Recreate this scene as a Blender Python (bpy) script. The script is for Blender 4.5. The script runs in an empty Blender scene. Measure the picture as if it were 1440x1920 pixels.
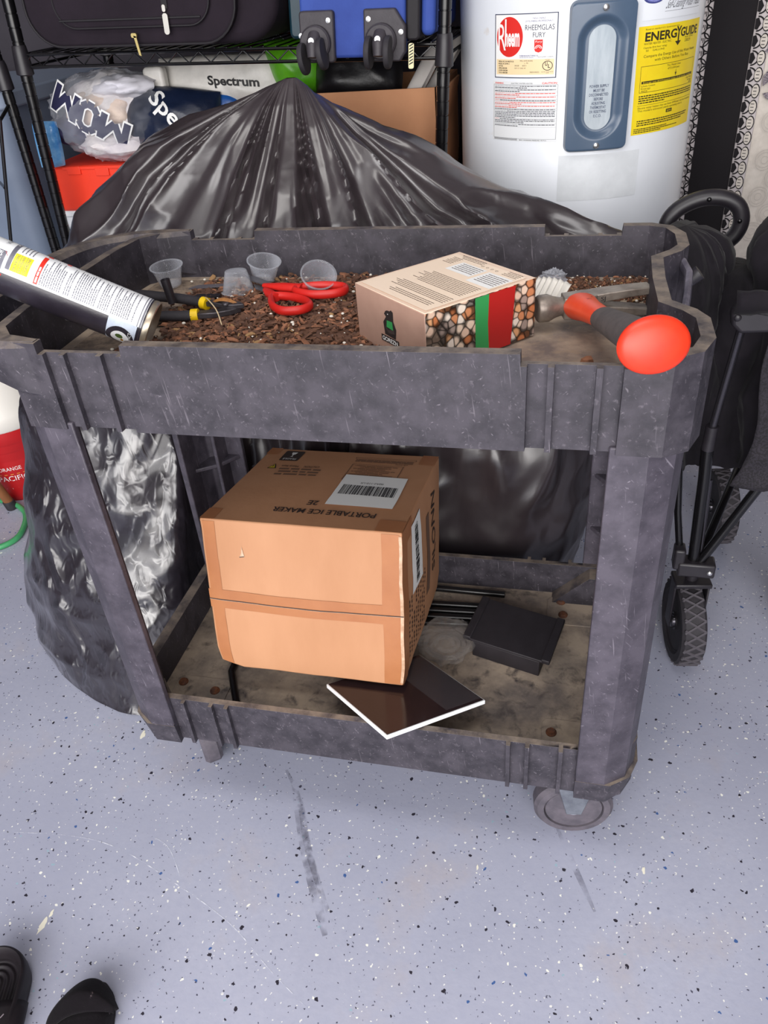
import bpy, bmesh, math, random
from mathutils import Vector, Matrix, noise
random.seed(7)
SC = bpy.context.scene
COL = SC.collection
PI = math.pi
V = lambda *a: Vector(a)

# ------------------------------------------------------------------ helpers
def lin(c):
    return tuple((x/255/12.92 if x/255 <= .04045 else ((x/255+.055)/1.055)**2.4) for x in c)

def smooth(t):
    t = max(0., min(1., t)); return t*t*(3-2*t)

class MB:
    """collects shapes, builds ONE mesh object"""
    def __init__(s): s.v = []; s.f = []; s.m = []; s.s = []
    def add(s, vs, fs, mi=0, sm=True, M=None):
        o = len(s.v)
        for v in vs:
            v = Vector(v)
            s.v.append(M @ v if M is not None else v)
        for f in fs:
            s.f.append([o+i for i in f]); s.m.append(mi); s.s.append(sm)
        return s
    def box(s, c, d, mi=0, M=None, taper=1.0):
        x, y, z = d[0]/2, d[1]/2, d[2]/2
        vs = []
        for k in (-1, 1):
            t = taper if k > 0 else 1
            for a, b in ((-1, -1), (1, -1), (1, 1), (-1, 1)):
                vs.append(V(c[0]+a*x*t, c[1]+b*y*t, c[2]+k*z))
        return s.add(vs, [(3, 2, 1, 0), (4, 5, 6, 7), (0, 1, 5, 4), (1, 2, 6, 5), (2, 3, 7, 6), (3, 0, 4, 7)], mi, True, M)
    def prism(s, poly, z0, z1, mi=0, M=None, top=None):
        n = len(poly); top = top or poly
        vs = [V(p[0], p[1], z0) for p in poly]+[V(p[0], p[1], z1) for p in top]
        fs = [tuple(range(n-1, -1, -1)), tuple(range(n, 2*n))]
        fs += [(i, (i+1) % n, n+(i+1) % n, n+i) for i in range(n)]
        return s.add(vs, fs, mi, True, M)
    def strip(s, A, B, mi=0, closed=False):
        n = len(A); o = list(A)+list(B)
        fs = [(i, (i+1) % n, n+(i+1) % n, n+i) for i in range(n if closed else n-1)]
        return s.add(o, fs, mi)
    def tube(s, path, r, n=10, mi=0, closed=False, M=None, caps=True, flat=1.0, up=None):
        P = [Vector(p) for p in path]; L = len(P)
        R = r if isinstance(r, (list, tuple)) else [r]*L
        vs = []; prev = None
        for i in range(L):
            if closed: t = P[(i+1) % L]-P[i-1]
            else: t = P[min(i+1, L-1)]-P[max(i-1, 0)]
            t.normalize()
            if prev is None:
                a = Vector(up) if up else (V(0, 0, 1) if abs(t.z) < .9 else V(1, 0, 0))
            else: a = prev
            nrm = (a-t*a.dot(t)).normalized(); prev = nrm
            b = t.cross(nrm)
            for k in range(n):
                an = 2*PI*k/n
                vs.append(P[i]+nrm*(math.cos(an)*R[i]*flat)+b*(math.sin(an)*R[i]))
        fs = []
        for i in range(L if closed else L-1):
            for k in range(n):
                j = (i+1) % L
                fs.append((i*n+k, i*n+(k+1) % n, j*n+(k+1) % n, j*n+k))
        if caps and not closed:
            fs.append(tuple(range(n-1, -1, -1))); fs.append(tuple(range((L-1)*n, L*n)))
        return s.add(vs, fs, mi, True, M)
    def lathe(s, prof, n=32, mi=0, M=None, capb=True, capt=True):
        vs = []
        for r, z in prof:
            for k in range(n):
                a = 2*PI*k/n; vs.append(V(r*math.cos(a), r*math.sin(a), z))
        fs = []
        for i in range(len(prof)-1):
            for k in range(n):
                fs.append((i*n+k, i*n+(k+1) % n, (i+1)*n+(k+1) % n, (i+1)*n+k))
        if capb: fs.append(tuple(range(n-1, -1, -1)))
        if capt: fs.append(tuple(range((len(prof)-1)*n, len(prof)*n)))
        return s.add(vs, fs, mi, True, M)
    def ball(s, c, r, nu=14, nv=9, mi=0, M=None, fn=None):
        r = r if isinstance(r, (list, tuple)) else (r, r, r)
        vs = []
        for j in range(nv+1):
            ph = -PI/2+PI*j/nv
            for i in range(nu):
                a = 2*PI*i/nu
                d = V(math.cos(ph)*math.cos(a), math.cos(ph)*math.sin(a), math.sin(ph))
                k = fn(d) if fn else 1
                vs.append(V(c[0]+r[0]*d.x*k, c[1]+r[1]*d.y*k, c[2]+r[2]*d.z*k))
        fs = [(j*nu+i, j*nu+(i+1) % nu, (j+1)*nu+(i+1) % nu, (j+1)*nu+i) for j in range(nv) for i in range(nu)]
        return s.add(vs, fs, mi, True, M)
    def grid(s, nu, nv, fn, mi=0, closed=False, M=None, midx=None):
        vs = [fn(i/(nu if closed else nu-1), j/(nv-1)) for j in range(nv) for i in range(nu)]
        o = len(s.v)
        fs = []
        for j in range(nv-1):
            for i in range(nu if closed else nu-1):
                fs.append((j*nu+i, j*nu+(i+1) % nu, (j+1)*nu+(i+1) % nu, (j+1)*nu+i))
        n0 = len(s.f)
        s.add(vs, fs, mi, True, M)
        if midx:
            for k in range(n0, len(s.f)):
                c = sum((s.v[i] for i in s.f[k]), V(0, 0, 0))/len(s.f[k]); s.m[k] = midx(c)
        return s
    def build(s, name, mats, parent=None, bevel=0, seg=2, loc=None, ang=38, solid=0, sub=0, recalc=True, weld=0):
        if not isinstance(mats, (list, tuple)): mats = [mats]
        if parent is None:
            if loc is None:
                xs = [v.x for v in s.v]; ys = [v.y for v in s.v]
                loc = V((min(xs)+max(xs))/2, (min(ys)+max(ys))/2, min(v.z for v in s.v))
            off = Vector(loc)
        else: off = wl(parent)
        me = bpy.data.meshes.new(name)
        me.from_pydata([v-off for v in s.v], [], s.f)
        for i, p in enumerate(me.polygons):
            p.material_index = s.m[i]; p.use_smooth = s.s[i]
        if recalc or weld:
            bm = bmesh.new(); bm.from_mesh(me)
            if weld: bmesh.ops.remove_doubles(bm, verts=bm.verts, dist=weld)
            if recalc: bmesh.ops.recalc_face_normals(bm, faces=bm.faces)
            bm.to_mesh(me); bm.free()
        for m in mats: me.materials.append(m)
        me.set_sharp_from_angle(angle=math.radians(ang))
        o = bpy.data.objects.new(name, me); COL.objects.link(o)
        if parent is not None: o.parent = parent
        else: o.location = off
        if solid:
            md = o.modifiers.new('solid', 'SOLIDIFY'); md.thickness = solid; md.offset = 0
        if bevel:
            md = o.modifiers.new('bevel', 'BEVEL'); md.width = bevel; md.segments = seg; md.limit_method = 'ANGLE'; md.angle_limit = math.radians(35)
        if sub:
            md = o.modifiers.new('sub', 'SUBSURF'); md.levels = sub; md.render_levels = sub
        return o

def wl(o):
    p = Vector(o.location)
    while o.parent: o = o.parent; p = p+o.location
    return p
def tag(o, label, cat, group=None):
    o['label'] = label; o['category'] = cat
    if group: o['group'] = group
    return o
def thing(name, label, cat, loc=(0, 0, 0), group=None):
    o = bpy.data.objects.new(name, None); COL.objects.link(o)
    o.location = loc; o.empty_display_size = .05
    return tag(o, label, cat, group)
def struct(o): o['kind'] = 'structure'; return o
def copy_tree(o, parent=None):
    c = o.copy(); COL.objects.link(c)
    if parent: c.parent = parent
    for ch in list(o.children): copy_tree(ch, c)
    return c
def frame(o, x, y=None, z=None):
    """matrix from origin and axes"""
    x = Vector(x).normalized()
    if z is not None:
        z = Vector(z); z = (z-x*z.dot(x)).normalized(); y = z.cross(x)
    else:
        y = Vector(y); y = (y-x*y.dot(x)).normalized(); z = x.cross(y)
    M = Matrix((x, y, z)).transposed().to_4x4(); M.translation = Vector(o); return M
def T(x=0, y=0, z=0): return Matrix.Translation((x, y, z))
def Rm(a, ax): return Matrix.Rotation(math.radians(a), 4, ax)
def fbm(p, o=4, s=1.0): return noise.fractal(Vector(p)*s, .9, 2.1, o)
def rrect(w, h, r, n=5, cx=0, cy=0):
    out = []
    for qx, qy, a0 in ((1, -1, -90), (1, 1, 0), (-1, 1, 90), (-1, -1, 180)):
        for k in range(n+1):
            a = math.radians(a0+90*k/n)
            out.append((cx+qx*(w/2-r)+r*math.cos(a), cy+qy*(h/2-r)+r*math.sin(a)))
    return out
def crom(pts, t, closed=False):
    n = len(pts)
    if closed:
        x = t*n; i = int(math.floor(x)) % n; f = x-math.floor(x)
        a, b, c, d = pts[i-1], pts[i], pts[(i+1) % n], pts[(i+2) % n]
    else:
        x = min(t, .999999)*(n-1); i = int(x); f = x-i
        a, b, c, d = pts[max(i-1, 0)], pts[i], pts[i+1], pts[min(i+2, n-1)]
    return tuple(.5*(2*q+(r-p)*f+(2*p-5*q+4*r-s)*f*f+(3*q-p-3*r+s)*f**3) for p, q, r, s in zip(a, b, c, d))
def curve(pts, n, closed=False):
    return [crom(pts, i/(n if closed else n-1), closed) for i in range(n)]

# ------------------------------------------------------------------ materials
MATS = {}
def pm(name, c1, c2=None, scale=12, rough=.6, metal=0, bump=0, bscale=60, bdist=.002, spec=.5, stretch=(1, 1, 1),
       lo=.38, hi=.62, dust=None, c3=None, s3=90, lo3=.62, hi3=.7, coat=0, detail=6, rvar=0, sheen=0, scratch=None):
    if name in MATS: return MATS[name]
    m = bpy.data.materials.new(name); m.use_nodes = True; MATS[name] = m
    nt = m.node_tree; N = nt.nodes; L = nt.links
    b = N['Principled BSDF']
    b.inputs['Roughness'].default_value = rough; b.inputs['Metallic'].default_value = metal
    b.inputs['Specular IOR Level'].default_value = spec; b.inputs['Coat Weight'].default_value = coat
    if sheen: b.inputs['Sheen Weight'].default_value = sheen
    tc = N.new('ShaderNodeTexCoord'); mp = N.new('ShaderNodeMapping'); mp.inputs['Scale'].default_value = stretch
    L.new(tc.outputs['Object'], mp.inputs['Vector'])
    def nz(sc, det=detail, dist=0):
        n = N.new('ShaderNodeTexNoise'); n.inputs['Scale'].default_value = sc; n.inputs['Detail'].default_value = det
        n.inputs['Roughness'].default_value = .62; n.inputs['Distortion'].default_value = dist
        L.new(mp.outputs['Vector'], n.inputs['Vector']); return n
    def ramp(src, a, c):
        r = N.new('ShaderNodeMapRange'); r.inputs['From Min'].default_value = a; r.inputs['From Max'].default_value = c
        L.new(src, r.inputs['Value']); return r.outputs['Result']
    def mix(fac, A, B):
        x = N.new('ShaderNodeMix'); x.data_type = 'RGBA'
        L.new(fac, x.inputs['Factor'])
        for k, s in ((6, A), (7, B)):
            if isinstance(s, tuple): x.inputs[k].default_value = (*s, 1)
            else: L.new(s, x.inputs[k])
        return x.outputs[2]
    col = lin(c1)
    if c2:
        f = ramp(nz(scale).outputs['Fac'], lo, hi); col = mix(f, lin(c1), lin(c2))
        if rvar:
            r = N.new('ShaderNodeMapRange'); r.inputs['To Min'].default_value = rough; r.inputs['To Max'].default_value = rough+rvar
            L.new(f, r.inputs['Value']); L.new(r.outputs['Result'], b.inputs['Roughness'])
    if c3:
        f = ramp(nz(s3, 8, .4).outputs['Fac'], lo3, hi3); col = mix(f, col, lin(c3))
    if scratch:
        for rot_, sc_ in (((.2, .9, .5), (16, 330, 330)), ((.7, -.6, -.5), (18, 380, 380)), ((.1, 1.45, .3), (14, 300, 300))):
            m2 = N.new('ShaderNodeMapping'); m2.vector_type = 'TEXTURE'; m2.inputs['Rotation'].default_value = rot_; m2.inputs['Scale'].default_value = [1/q for q in sc_]
            L.new(tc.outputs['Object'], m2.inputs['Vector'])
            n2 = N.new('ShaderNodeTexNoise'); n2.inputs['Scale'].default_value = 1; n2.inputs['Detail'].default_value = 2; L.new(m2.outputs['Vector'], n2.inputs['Vector'])
            col = mix(ramp(n2.outputs['Fac'], .68, .84), col, lin(scratch))
    if dust:
        g = N.new('ShaderNodeNewGeometry'); sx = N.new('ShaderNodeSeparateXYZ'); L.new(g.outputs['Normal'], sx.inputs[0])
        f1 = ramp(sx.outputs['Z'], .3, .9); f2 = ramp(nz(38, 8).outputs['Fac'], .3, .62)
        mu = N.new('ShaderNodeMath'); mu.operation = 'MULTIPLY'; L.new(f1, mu.inputs[0]); L.new(f2, mu.inputs[1])
        col = mix(mu.outputs[0], col, lin(dust))
    if isinstance(col, tuple): b.inputs['Base Color'].default_value = (*col, 1)
    else: L.new(col, b.inputs['Base Color'])
    if bump:
        bp = N.new('ShaderNodeBump'); bp.inputs['Strength'].default_value = bump; bp.inputs['Distance'].default_value = bdist
        L.new(nz(bscale, 5).outputs['Fac'], bp.inputs['Height']); L.new(bp.outputs['Normal'], b.inputs['Normal'])
    return m
def clear(name, tint=(255, 255, 255), a=.25, rough=.08, edge=.75, col=(200, 203, 212)):
    """thin clear plastic: mostly see-through, brighter and more reflective at grazing angles"""
    if name in MATS: return MATS[name]
    m = bpy.data.materials.new(name); m.use_nodes = True; MATS[name] = m
    nt = m.node_tree; N = nt.nodes; L = nt.links
    out = N['Material Output']; b = N['Principled BSDF']
    b.inputs['Base Color'].default_value = (*lin(col), 1); b.inputs['Roughness'].default_value = rough
    b.inputs['Specular IOR Level'].default_value = .9
    tr = N.new('ShaderNodeBsdfTransparent'); tr.inputs['Color'].default_value = (*lin(tint), 1)
    lw = N.new('ShaderNodeLayerWeight'); lw.inputs['Blend'].default_value = .45
    mr = N.new('ShaderNodeMapRange'); mr.inputs['To Min'].default_value = a; mr.inputs['To Max'].default_value = edge
    L.new(lw.outputs['Facing'], mr.inputs['Value'])
    tcn = N.new('ShaderNodeTexCoord'); nn = N.new('ShaderNodeTexNoise'); nn.inputs['Scale'].default_value = 60
    L.new(tcn.outputs['Object'], nn.inputs['Vector'])
    bp = N.new('ShaderNodeBump'); bp.inputs['Strength'].default_value = .12; bp.inputs['Distance'].default_value = .002
    L.new(nn.outputs['Fac'], bp.inputs['Height']); L.new(bp.outputs['Normal'], b.inputs['Normal'])
    mx = N.new('ShaderNodeMixShader'); L.new(mr.outputs['Result'], mx.inputs[0]); L.new(tr.outputs[0], mx.inputs[1]); L.new(b.outputs[0], mx.inputs[2])
    L.new(mx.outputs[0], out.inputs['Surface']); return m

CART = pm('cart_plastic', (43, 40, 47), (64, 60, 68), scale=34, rough=.52, bump=.35, bscale=70, bdist=.0014, c3=(112, 106, 114), s3=130, lo3=.6, hi3=.85, dust=(128, 116, 105), scratch=(122, 116, 124), rvar=.15)
CARTF = pm('cart_floor_dirt', (112, 101, 96), (174, 156, 136), scale=14, rough=.75, bump=.5, bscale=60, bdist=.002, c3=(150, 132, 112), s3=48, lo3=.55, hi3=.72, lo=.36, hi=.6)
CARTL = pm('lower_shelf_dirt', (112, 103, 98), (176, 160, 142), scale=11, rough=.72, bump=.45, bscale=45, bdist=.0015, c3=(70, 64, 64), s3=34, lo3=.52, hi3=.7, lo=.36, hi=.6)
CARTP = pm('cart_post_plastic', (58, 54, 63), (78, 73, 83), scale=30, rough=.5, bump=.3, bscale=60, bdist=.0012, c3=(124, 118, 130), s3=130, lo3=.64, hi3=.85, scratch=(130, 124, 134))
CARTR = pm('cart_recess_plastic', (78, 74, 88), (120, 116, 128), scale=20, rough=.6, bump=.4, bscale=60, bdist=.0015, c3=(150, 145, 155), s3=60, lo3=.6, hi3=.78)
STEEL = pm('zinc_steel', (170, 175, 180), (140, 145, 152), scale=40, rough=.35, metal=.9)
DSTEEL = pm('worn_steel', (158, 148, 138), (124, 114, 106), scale=40, rough=.42, metal=.55, bump=.15)
BRIGHT = pm('bright_screw', (225, 225, 225), rough=.25, metal=.9)
RUST = pm('rusty_steel', (120, 72, 44), (84, 58, 48), scale=120, rough=.8, bump=.4, bscale=200)
BLACKP = pm('black_hard_plastic', (30, 27, 32), (38, 35, 40), scale=30, rough=.42)
BLACKG = pm('black_gloss_paint', (14, 13, 15), rough=.22)
RUBBER = pm('black_rubber', (38, 35, 40), (48, 45, 50), scale=30, rough=.75, bump=.2)
GREYRUB = pm('grey_caster_rubber', (96, 90, 98), (78, 74, 82), scale=40, rough=.7)
BLACKFAB = pm('black_fabric', (17, 14, 19), (25, 21, 28), scale=14, rough=.85, bump=.4, bscale=260, bdist=.0006, sheen=.06, spec=.25)
SUITFAB = pm('suitcase_fabric', (31, 25, 32), (37, 30, 38), scale=8, rough=.9, bump=.4, bscale=400, bdist=.0005, spec=.2)
SUITDK = pm('suitcase_seam', (22, 18, 24), rough=.7)
WHITE = pm('white_paper', (238, 238, 236), rough=.6)
BLACKINK = pm('black_ink', (24, 22, 26), rough=.6)
GREYINK = pm('grey_ink', (96, 96, 104), rough=.6)
REDINK = pm('red_ink', (214, 40, 34), rough=.5)
BLUEINK = pm('blue_ink', (60, 66, 130), rough=.6)

# ------------------------------------------------------------------ lettering and labels
_TX = {}
def glyphs(s, bold=0.0):
    k = (s, bold)
    if k in _TX: return _TX[k]
    cu = bpy.data.curves.new('t', 'FONT'); cu.body = s; cu.size = 1; cu.resolution_u = 3; cu.offset = bold
    o = bpy.data.objects.new('t', cu); COL.objects.link(o)
    me = bpy.data.meshes.new_from_object(o.evaluated_get(bpy.context.evaluated_depsgraph_get()))
    vs = [(v.co.x, v.co.y) for v in me.vertices]; fs = [tuple(p.vertices) for p in me.polygons]
    bpy.data.objects.remove(o); bpy.data.curves.remove(cu); bpy.data.meshes.remove(me)
    x0 = min(v[0] for v in vs); x1 = max(v[0] for v in vs)
    _TX[k] = ([(x-x0, y) for x, y in vs], fs, x1-x0); return _TX[k]

class Label:
    """flat artwork in metres, later laid on a surface by a map (u, v, lift) -> point"""
    def __init__(s, step=None): s.it = []; s.step = step; s.rnd = random.Random(3)
    def poly(s, pts, mi, ly): s.it.append(([tuple(p) for p in pts], [tuple(range(len(pts)))], mi, ly)); return s
    def rect(s, x0, y0, x1, y1, mi, ly=1):
        n = max(1, int(abs(x1-x0)/s.step)+1) if s.step else 1
        k = max(1, int(abs(y1-y0)/s.step)+1) if s.step else 1
        vs = [(x0+(x1-x0)*i/n, y0+(y1-y0)*j/k) for j in range(k+1) for i in range(n+1)]
        fs = [(j*(n+1)+i, j*(n+1)+i+1, (j+1)*(n+1)+i+1, (j+1)*(n+1)+i) for j in range(k) for i in range(n)]
        s.it.append((vs, fs, mi, ly)); return s
    def border(s, x0, y0, x1, y1, w, mi, ly=1):
        s.rect(x0, y0, x1, y0+w, mi, ly); s.rect(x0, y1-w, x1, y1, mi, ly)
        s.rect(x0, y0, x0+w, y1, mi, ly); s.rect(x1-w, y0, x1, y1, mi, ly); return s
    def disc(s, cx, cy, rx, ry, mi, ly=1, n=36):
        vs = [(cx, cy)]+[(cx+f*rx*math.cos(2*PI*i/n), cy+f*ry*math.sin(2*PI*i/n)) for f in (.5, 1) for i in range(n)]
        fs = [(0, 1+i, 1+(i+1) % n) for i in range(n)]+[(1+i, 1+n+i, 1+n+(i+1) % n, 1+(i+1) % n) for i in range(n)]
        s.it.append((vs, fs, mi, ly)); return s
    def ring(s, cx, cy, r0, r1, mi, ly=1, a0=0, a1=360, n=32):
        A = [math.radians(a0+(a1-a0)*i/n) for i in range(n+1)]
        vs = [(cx+r0*math.cos(a), cy+r0*math.sin(a)) for a in A]+[(cx+r1*math.cos(a), cy+r1*math.sin(a)) for a in A]
        s.it.append((vs, [(i, i+1, n+2+i, n+1+i) for i in range(n)], mi, ly)); return s
    def text(s, t, x, y, h, mi, ly=2, w=None, al='l', bold=0, rot=0, slant=0):
        vs, fs, W = glyphs(t, bold)
        ky = h/.72; kx = w/W if w else ky
        ox = {'l': 0, 'c': -W*kx/2, 'r': -W*kx}[al]
        c, sn = math.cos(math.radians(rot)), math.sin(math.radians(rot))
        out = []
        for a, b in vs:
            a2 = a*kx+ox+slant*b*ky; b2 = b*ky
            out.append((x+a2*c-b2*sn, y+a2*sn+b2*c))
        s.it.append((out, fs, mi, ly)); return s
    def words(s, x0, x1, y, h, mi, ly=2, end=1.0, wl=(2.0, 6.0)):
        """a line of print too small to read: word-sized marks"""
        x = x0; e = x0+(x1-x0)*end
        while x < e-h*.5:
            w = min(s.rnd.uniform(*wl)*h, e-x); s.rect(x, y, x+w, y+h, mi, ly); x += w+h*.55
        return s
    def lay(s, mb, fn, lift=.00018):
        for vs, fs, mi, ly in s.it:
            o = len(mb.v)
            for a, b in vs: mb.v.append(fn(a, b, ly*lift))
            for f in fs: mb.f.append([o+i for i in f]); mb.m.append(mi); mb.s.append(False)
        return mb
    def build(s, name, mats, parent, fn, lift=.00018):
        mb = MB(); s.lay(mb, fn, lift); return mb.build(name, mats, parent, recalc=False)

# ------------------------------------------------------------------ the room
def floor_mat():
    m = bpy.data.materials.new('speckled_epoxy'); m.use_nodes = True
    nt = m.node_tree; N = nt.nodes; L = nt.links; b = N['Principled BSDF']
    tc = N.new('ShaderNodeTexCoord')
    def noise_(sc, det=4, rough=.55):
        n = N.new('ShaderNodeTexNoise'); n.inputs['Scale'].default_value = sc; n.inputs['Detail'].default_value = det; n.inputs['Roughness'].default_value = rough
        L.new(tc.outputs['Object'], n.inputs['Vector']); return n
    def rng(src, a, c, t0=0., t1=1.):
        r = N.new('ShaderNodeMapRange'); r.inputs['From Min'].default_value = a; r.inputs['From Max'].default_value = c
        r.inputs['To Min'].default_value = t0; r.inputs['To Max'].default_value = t1
        L.new(src, r.inputs['Value']); return r.outputs['Result']
    def math_(op, a, c):
        x = N.new('ShaderNodeMath'); x.operation = op
        for i, s in enumerate((a, c)):
            if isinstance(s, (int, float)): x.inputs[i].default_value = s
            else: L.new(s, x.inputs[i])
        return x.outputs[0]
    def mix(fac, A, B):
        x = N.new('ShaderNodeMix'); x.data_type = 'RGBA'; L.new(fac, x.inputs['Factor'])
        for k, s in ((6, A), (7, B)):
            if isinstance(s, tuple): x.inputs[k].default_value = (*s, 1)
            else: L.new(s, x.inputs[k])
        return x.outputs[2]
    warp = noise_(150, 2)
    add = N.new('ShaderNodeMixRGB'); add.blend_type = 'LINEAR_LIGHT'; add.inputs[0].default_value = .004
    L.new(tc.outputs['Object'], add.inputs[1]); L.new(warp.outputs['Color'], add.inputs[2])
    col = mix(rng(noise_(2.2, 5).outputs['Fac'], .35, .65), lin((158, 161, 180)), lin((172, 175, 193)))
    col = mix(rng(noise_(4.5, 6, .6).outputs['Fac'], .56, .8, 0, .5), col, lin((176, 160, 150)))
    col = mix(rng(noise_(90, 4).outputs['Fac'], .4, .7, 0, .35), col, lin((156, 160, 182)))
    for sc, r0, r1, pres, c in ((62, .05, .19, .56, (46, 43, 54)), (70, .05, .18, .66, (236, 236, 228)), (40, .05, .12, .70, (66, 96, 150)), (120, .08, .19, .55, (226, 226, 224)), (135, .08, .20, .5, (78, 78, 96)), (48, .05, .11, .75, (150, 176, 190))):
        v = N.new('ShaderNodeTexVoronoi'); v.inputs['Scale'].default_value = sc
        mp = N.new('ShaderNodeMapping'); mp.inputs['Location'].default_value = (sc*.137, sc*.071, 0)
        L.new(add.outputs[0], mp.inputs['Vector']); L.new(mp.outputs['Vector'], v.inputs['Vector'])
        sx = N.new('ShaderNodeSeparateColor'); L.new(v.outputs['Color'], sx.inputs[0])
        size = rng(sx.outputs[0], 0, 1, r0, r1)
        inside = math_('LESS_THAN', v.outputs['Distance'], size)
        there = math_('GREATER_THAN', sx.outputs[1], pres)
        col = mix(math_('MULTIPLY', inside, there), col, lin(c))
    L.new(col, b.inputs['Base Color'])
    b.inputs['Roughness'].default_value = .38; b.inputs['Specular IOR Level'].default_value = .35
    bp = N.new('ShaderNodeBump'); bp.inputs['Strength'].default_value = .12; bp.inputs['Distance'].default_value = .002
    L.new(noise_(120, 3).outputs['Fac'], bp.inputs['Height']); L.new(bp.outputs['Normal'], b.inputs['Normal'])
    return m
def stain(name, c, alpha, sc=30):
    m = bpy.data.materials.new(name); m.use_nodes = True
    nt = m.node_tree; N = nt.nodes; L = nt.links; b = N['Principled BSDF']
    b.inputs['Base Color'].default_value = (*lin(c), 1); b.inputs['Roughness'].default_value = .6
    tc = N.new('ShaderNodeTexCoord'); n = N.new('ShaderNodeTexNoise'); n.inputs['Scale'].default_value = sc; n.inputs['Detail'].default_value = 6
    L.new(tc.outputs['Object'], n.inputs['Vector'])
    r = N.new('ShaderNodeMapRange'); r.inputs['From Min'].default_value = .42; r.inputs['From Max'].default_value = .68; r.inputs['To Max'].default_value = alpha
    L.new(n.outputs['Fac'], r.inputs['Value']); L.new(r.outputs['Result'], b.inputs['Alpha']); return m
FL = MB()
FL.box((-.2, -1.2, -.05), (5.2, 6.2, .1), 0)
def ribbon(path, w, mi, z=.0004):
    P = [V(*p, z) for p in path]; A = []; B = []
    for i, p in enumerate(P):
        t = (P[min(i+1, len(P)-1)]-P[max(i-1, 0)]).normalized(); n = V(-t.y, t.x, 0)
        k = w*(.35+.65*math.sin(PI*min(max(i/(len(P)-1), .03), .97)))
        A.append(p+n*k/2); B.append(p-n*k/2)
    FL.strip(A, B, mi)
ribbon(curve([(.03, .11), (.075, .05), (.111, -.025), (.15, -.09), (.195, -.155)], 20), .012, 1)
ribbon(curve([(.05, .09), (.12, -.05), (.185, -.17)], 14), .02, 1, .0003)
ribbon(curve([(.52, .08), (.552, .01), (.585, -.06)], 14), .010, 1)
ribbon(curve([(-.44, -.099), (-.308, -.084), (-.211, -.091), (-.093, -.129), (.03, -.178), (.12, -.235), (.2, -.28)], 40), .0016, 2)
ribbon(curve([(-.2, -.055), (-.13, -.07), (-.08, -.12)], 14), .0012, 2)
for cx, cy, s in ((-.266, -.234, .012), (-.262, -.216, .006), (.465, -.345, .006), (.40, -.02, .004), (.66, .02, .006), (-.28, .14, .011), (.62, .2, .005)):
    FL.prism([(cx+s*random.uniform(.5, 1)*math.cos(a)*.55, cy+s*random.uniform(.6, 1.5)*math.sin(a)) for a in [2*PI*k/11 for k in range(11)]], .0002, .0005, 3)
struct(FL.build('floor', [floor_mat(), stain('tyre_scuff', (104, 104, 120), .42, 40), stain('pale_scratch', (225, 228, 238), 1.3, 60), pm('paint_fleck', (236, 232, 214), rough=.6)], loc=(0, 0, 0)))
WALLM = pm('painted_wall', (66, 62, 70), (58, 55, 62), scale=3, rough=.8)
struct(MB().box((-.2, 1.82, 1.35), (5.2, .1, 2.7)).build('wall_back', WALLM))
struct(MB().box((-2.85, -.6, 1.35), (.1, 4.9, 2.7)).build('wall_left', WALLM))
struct(MB().box((2.45, -.6, 1.35), (.1, 4.9, 2.7)).build('wall_right', WALLM))
struct(MB().box((-.2, -.6, 2.75), (5.4, 4.9, .1)).build('ceiling', pm('ceiling_paint', (190, 188, 186), rough=.85)))

# ------------------------------------------------------------------ light and camera
W = bpy.data.worlds.new('sky'); SC.world = W; W.use_nodes = True
W.node_tree.nodes['Background'].inputs['Color'].default_value = (.84, .89, 1, 1)
W.node_tree.nodes['Background'].inputs['Strength'].default_value = 1.1
def area(name, loc, target, sx, sy, power, col):
    l = bpy.data.lights.new(name, 'AREA'); l.shape = 'RECTANGLE'; l.size = sx; l.size_y = sy; l.energy = power; l.color = col
    o = bpy.data.objects.new(name, l); COL.objects.link(o); o.location = loc
    d = Vector(target)-Vector(loc); o.rotation_euler = d.to_track_quat('-Z', 'Y').to_euler(); return o
area('garage_door_daylight', (.3, -3.0, 2.05), (.1, .4, .5), 4.4, 2.2, 180, (1, .97, .95))
area('overhead_fill', (.2, -.5, 2.66), (.2, -.3, 0), 1.3, .5, 17, (1, .97, .93))  # added overhead fill that brightens the upward-facing surfaces
area('driveway_bounce', (.5, -2.2, .9), (.1, .3, .5), 2.6, .9, 30, (1, .95, .9))
cam = bpy.data.cameras.new('camera'); co = bpy.data.objects.new('camera', cam); COL.objects.link(co); SC.camera = co
F = V(-.2185186, .78996061, -.57289777); Rg = V(.97363603, .21586888, -.0737124); U = V(-.06544091, .57390143, .81630548)
Mx = Matrix((Rg, U, -F)).transposed().to_4x4(); Mx.translation = V(.4955433, -.7361048, 1.2184776); co.matrix_world = Mx
cam.sensor_fit = 'HORIZONTAL'; cam.sensor_width = 36; cam.lens = 36*1484.2432/1440; cam.clip_start = .02
SC.view_settings.view_transform = 'Standard'; SC.view_settings.look = 'None'

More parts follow.
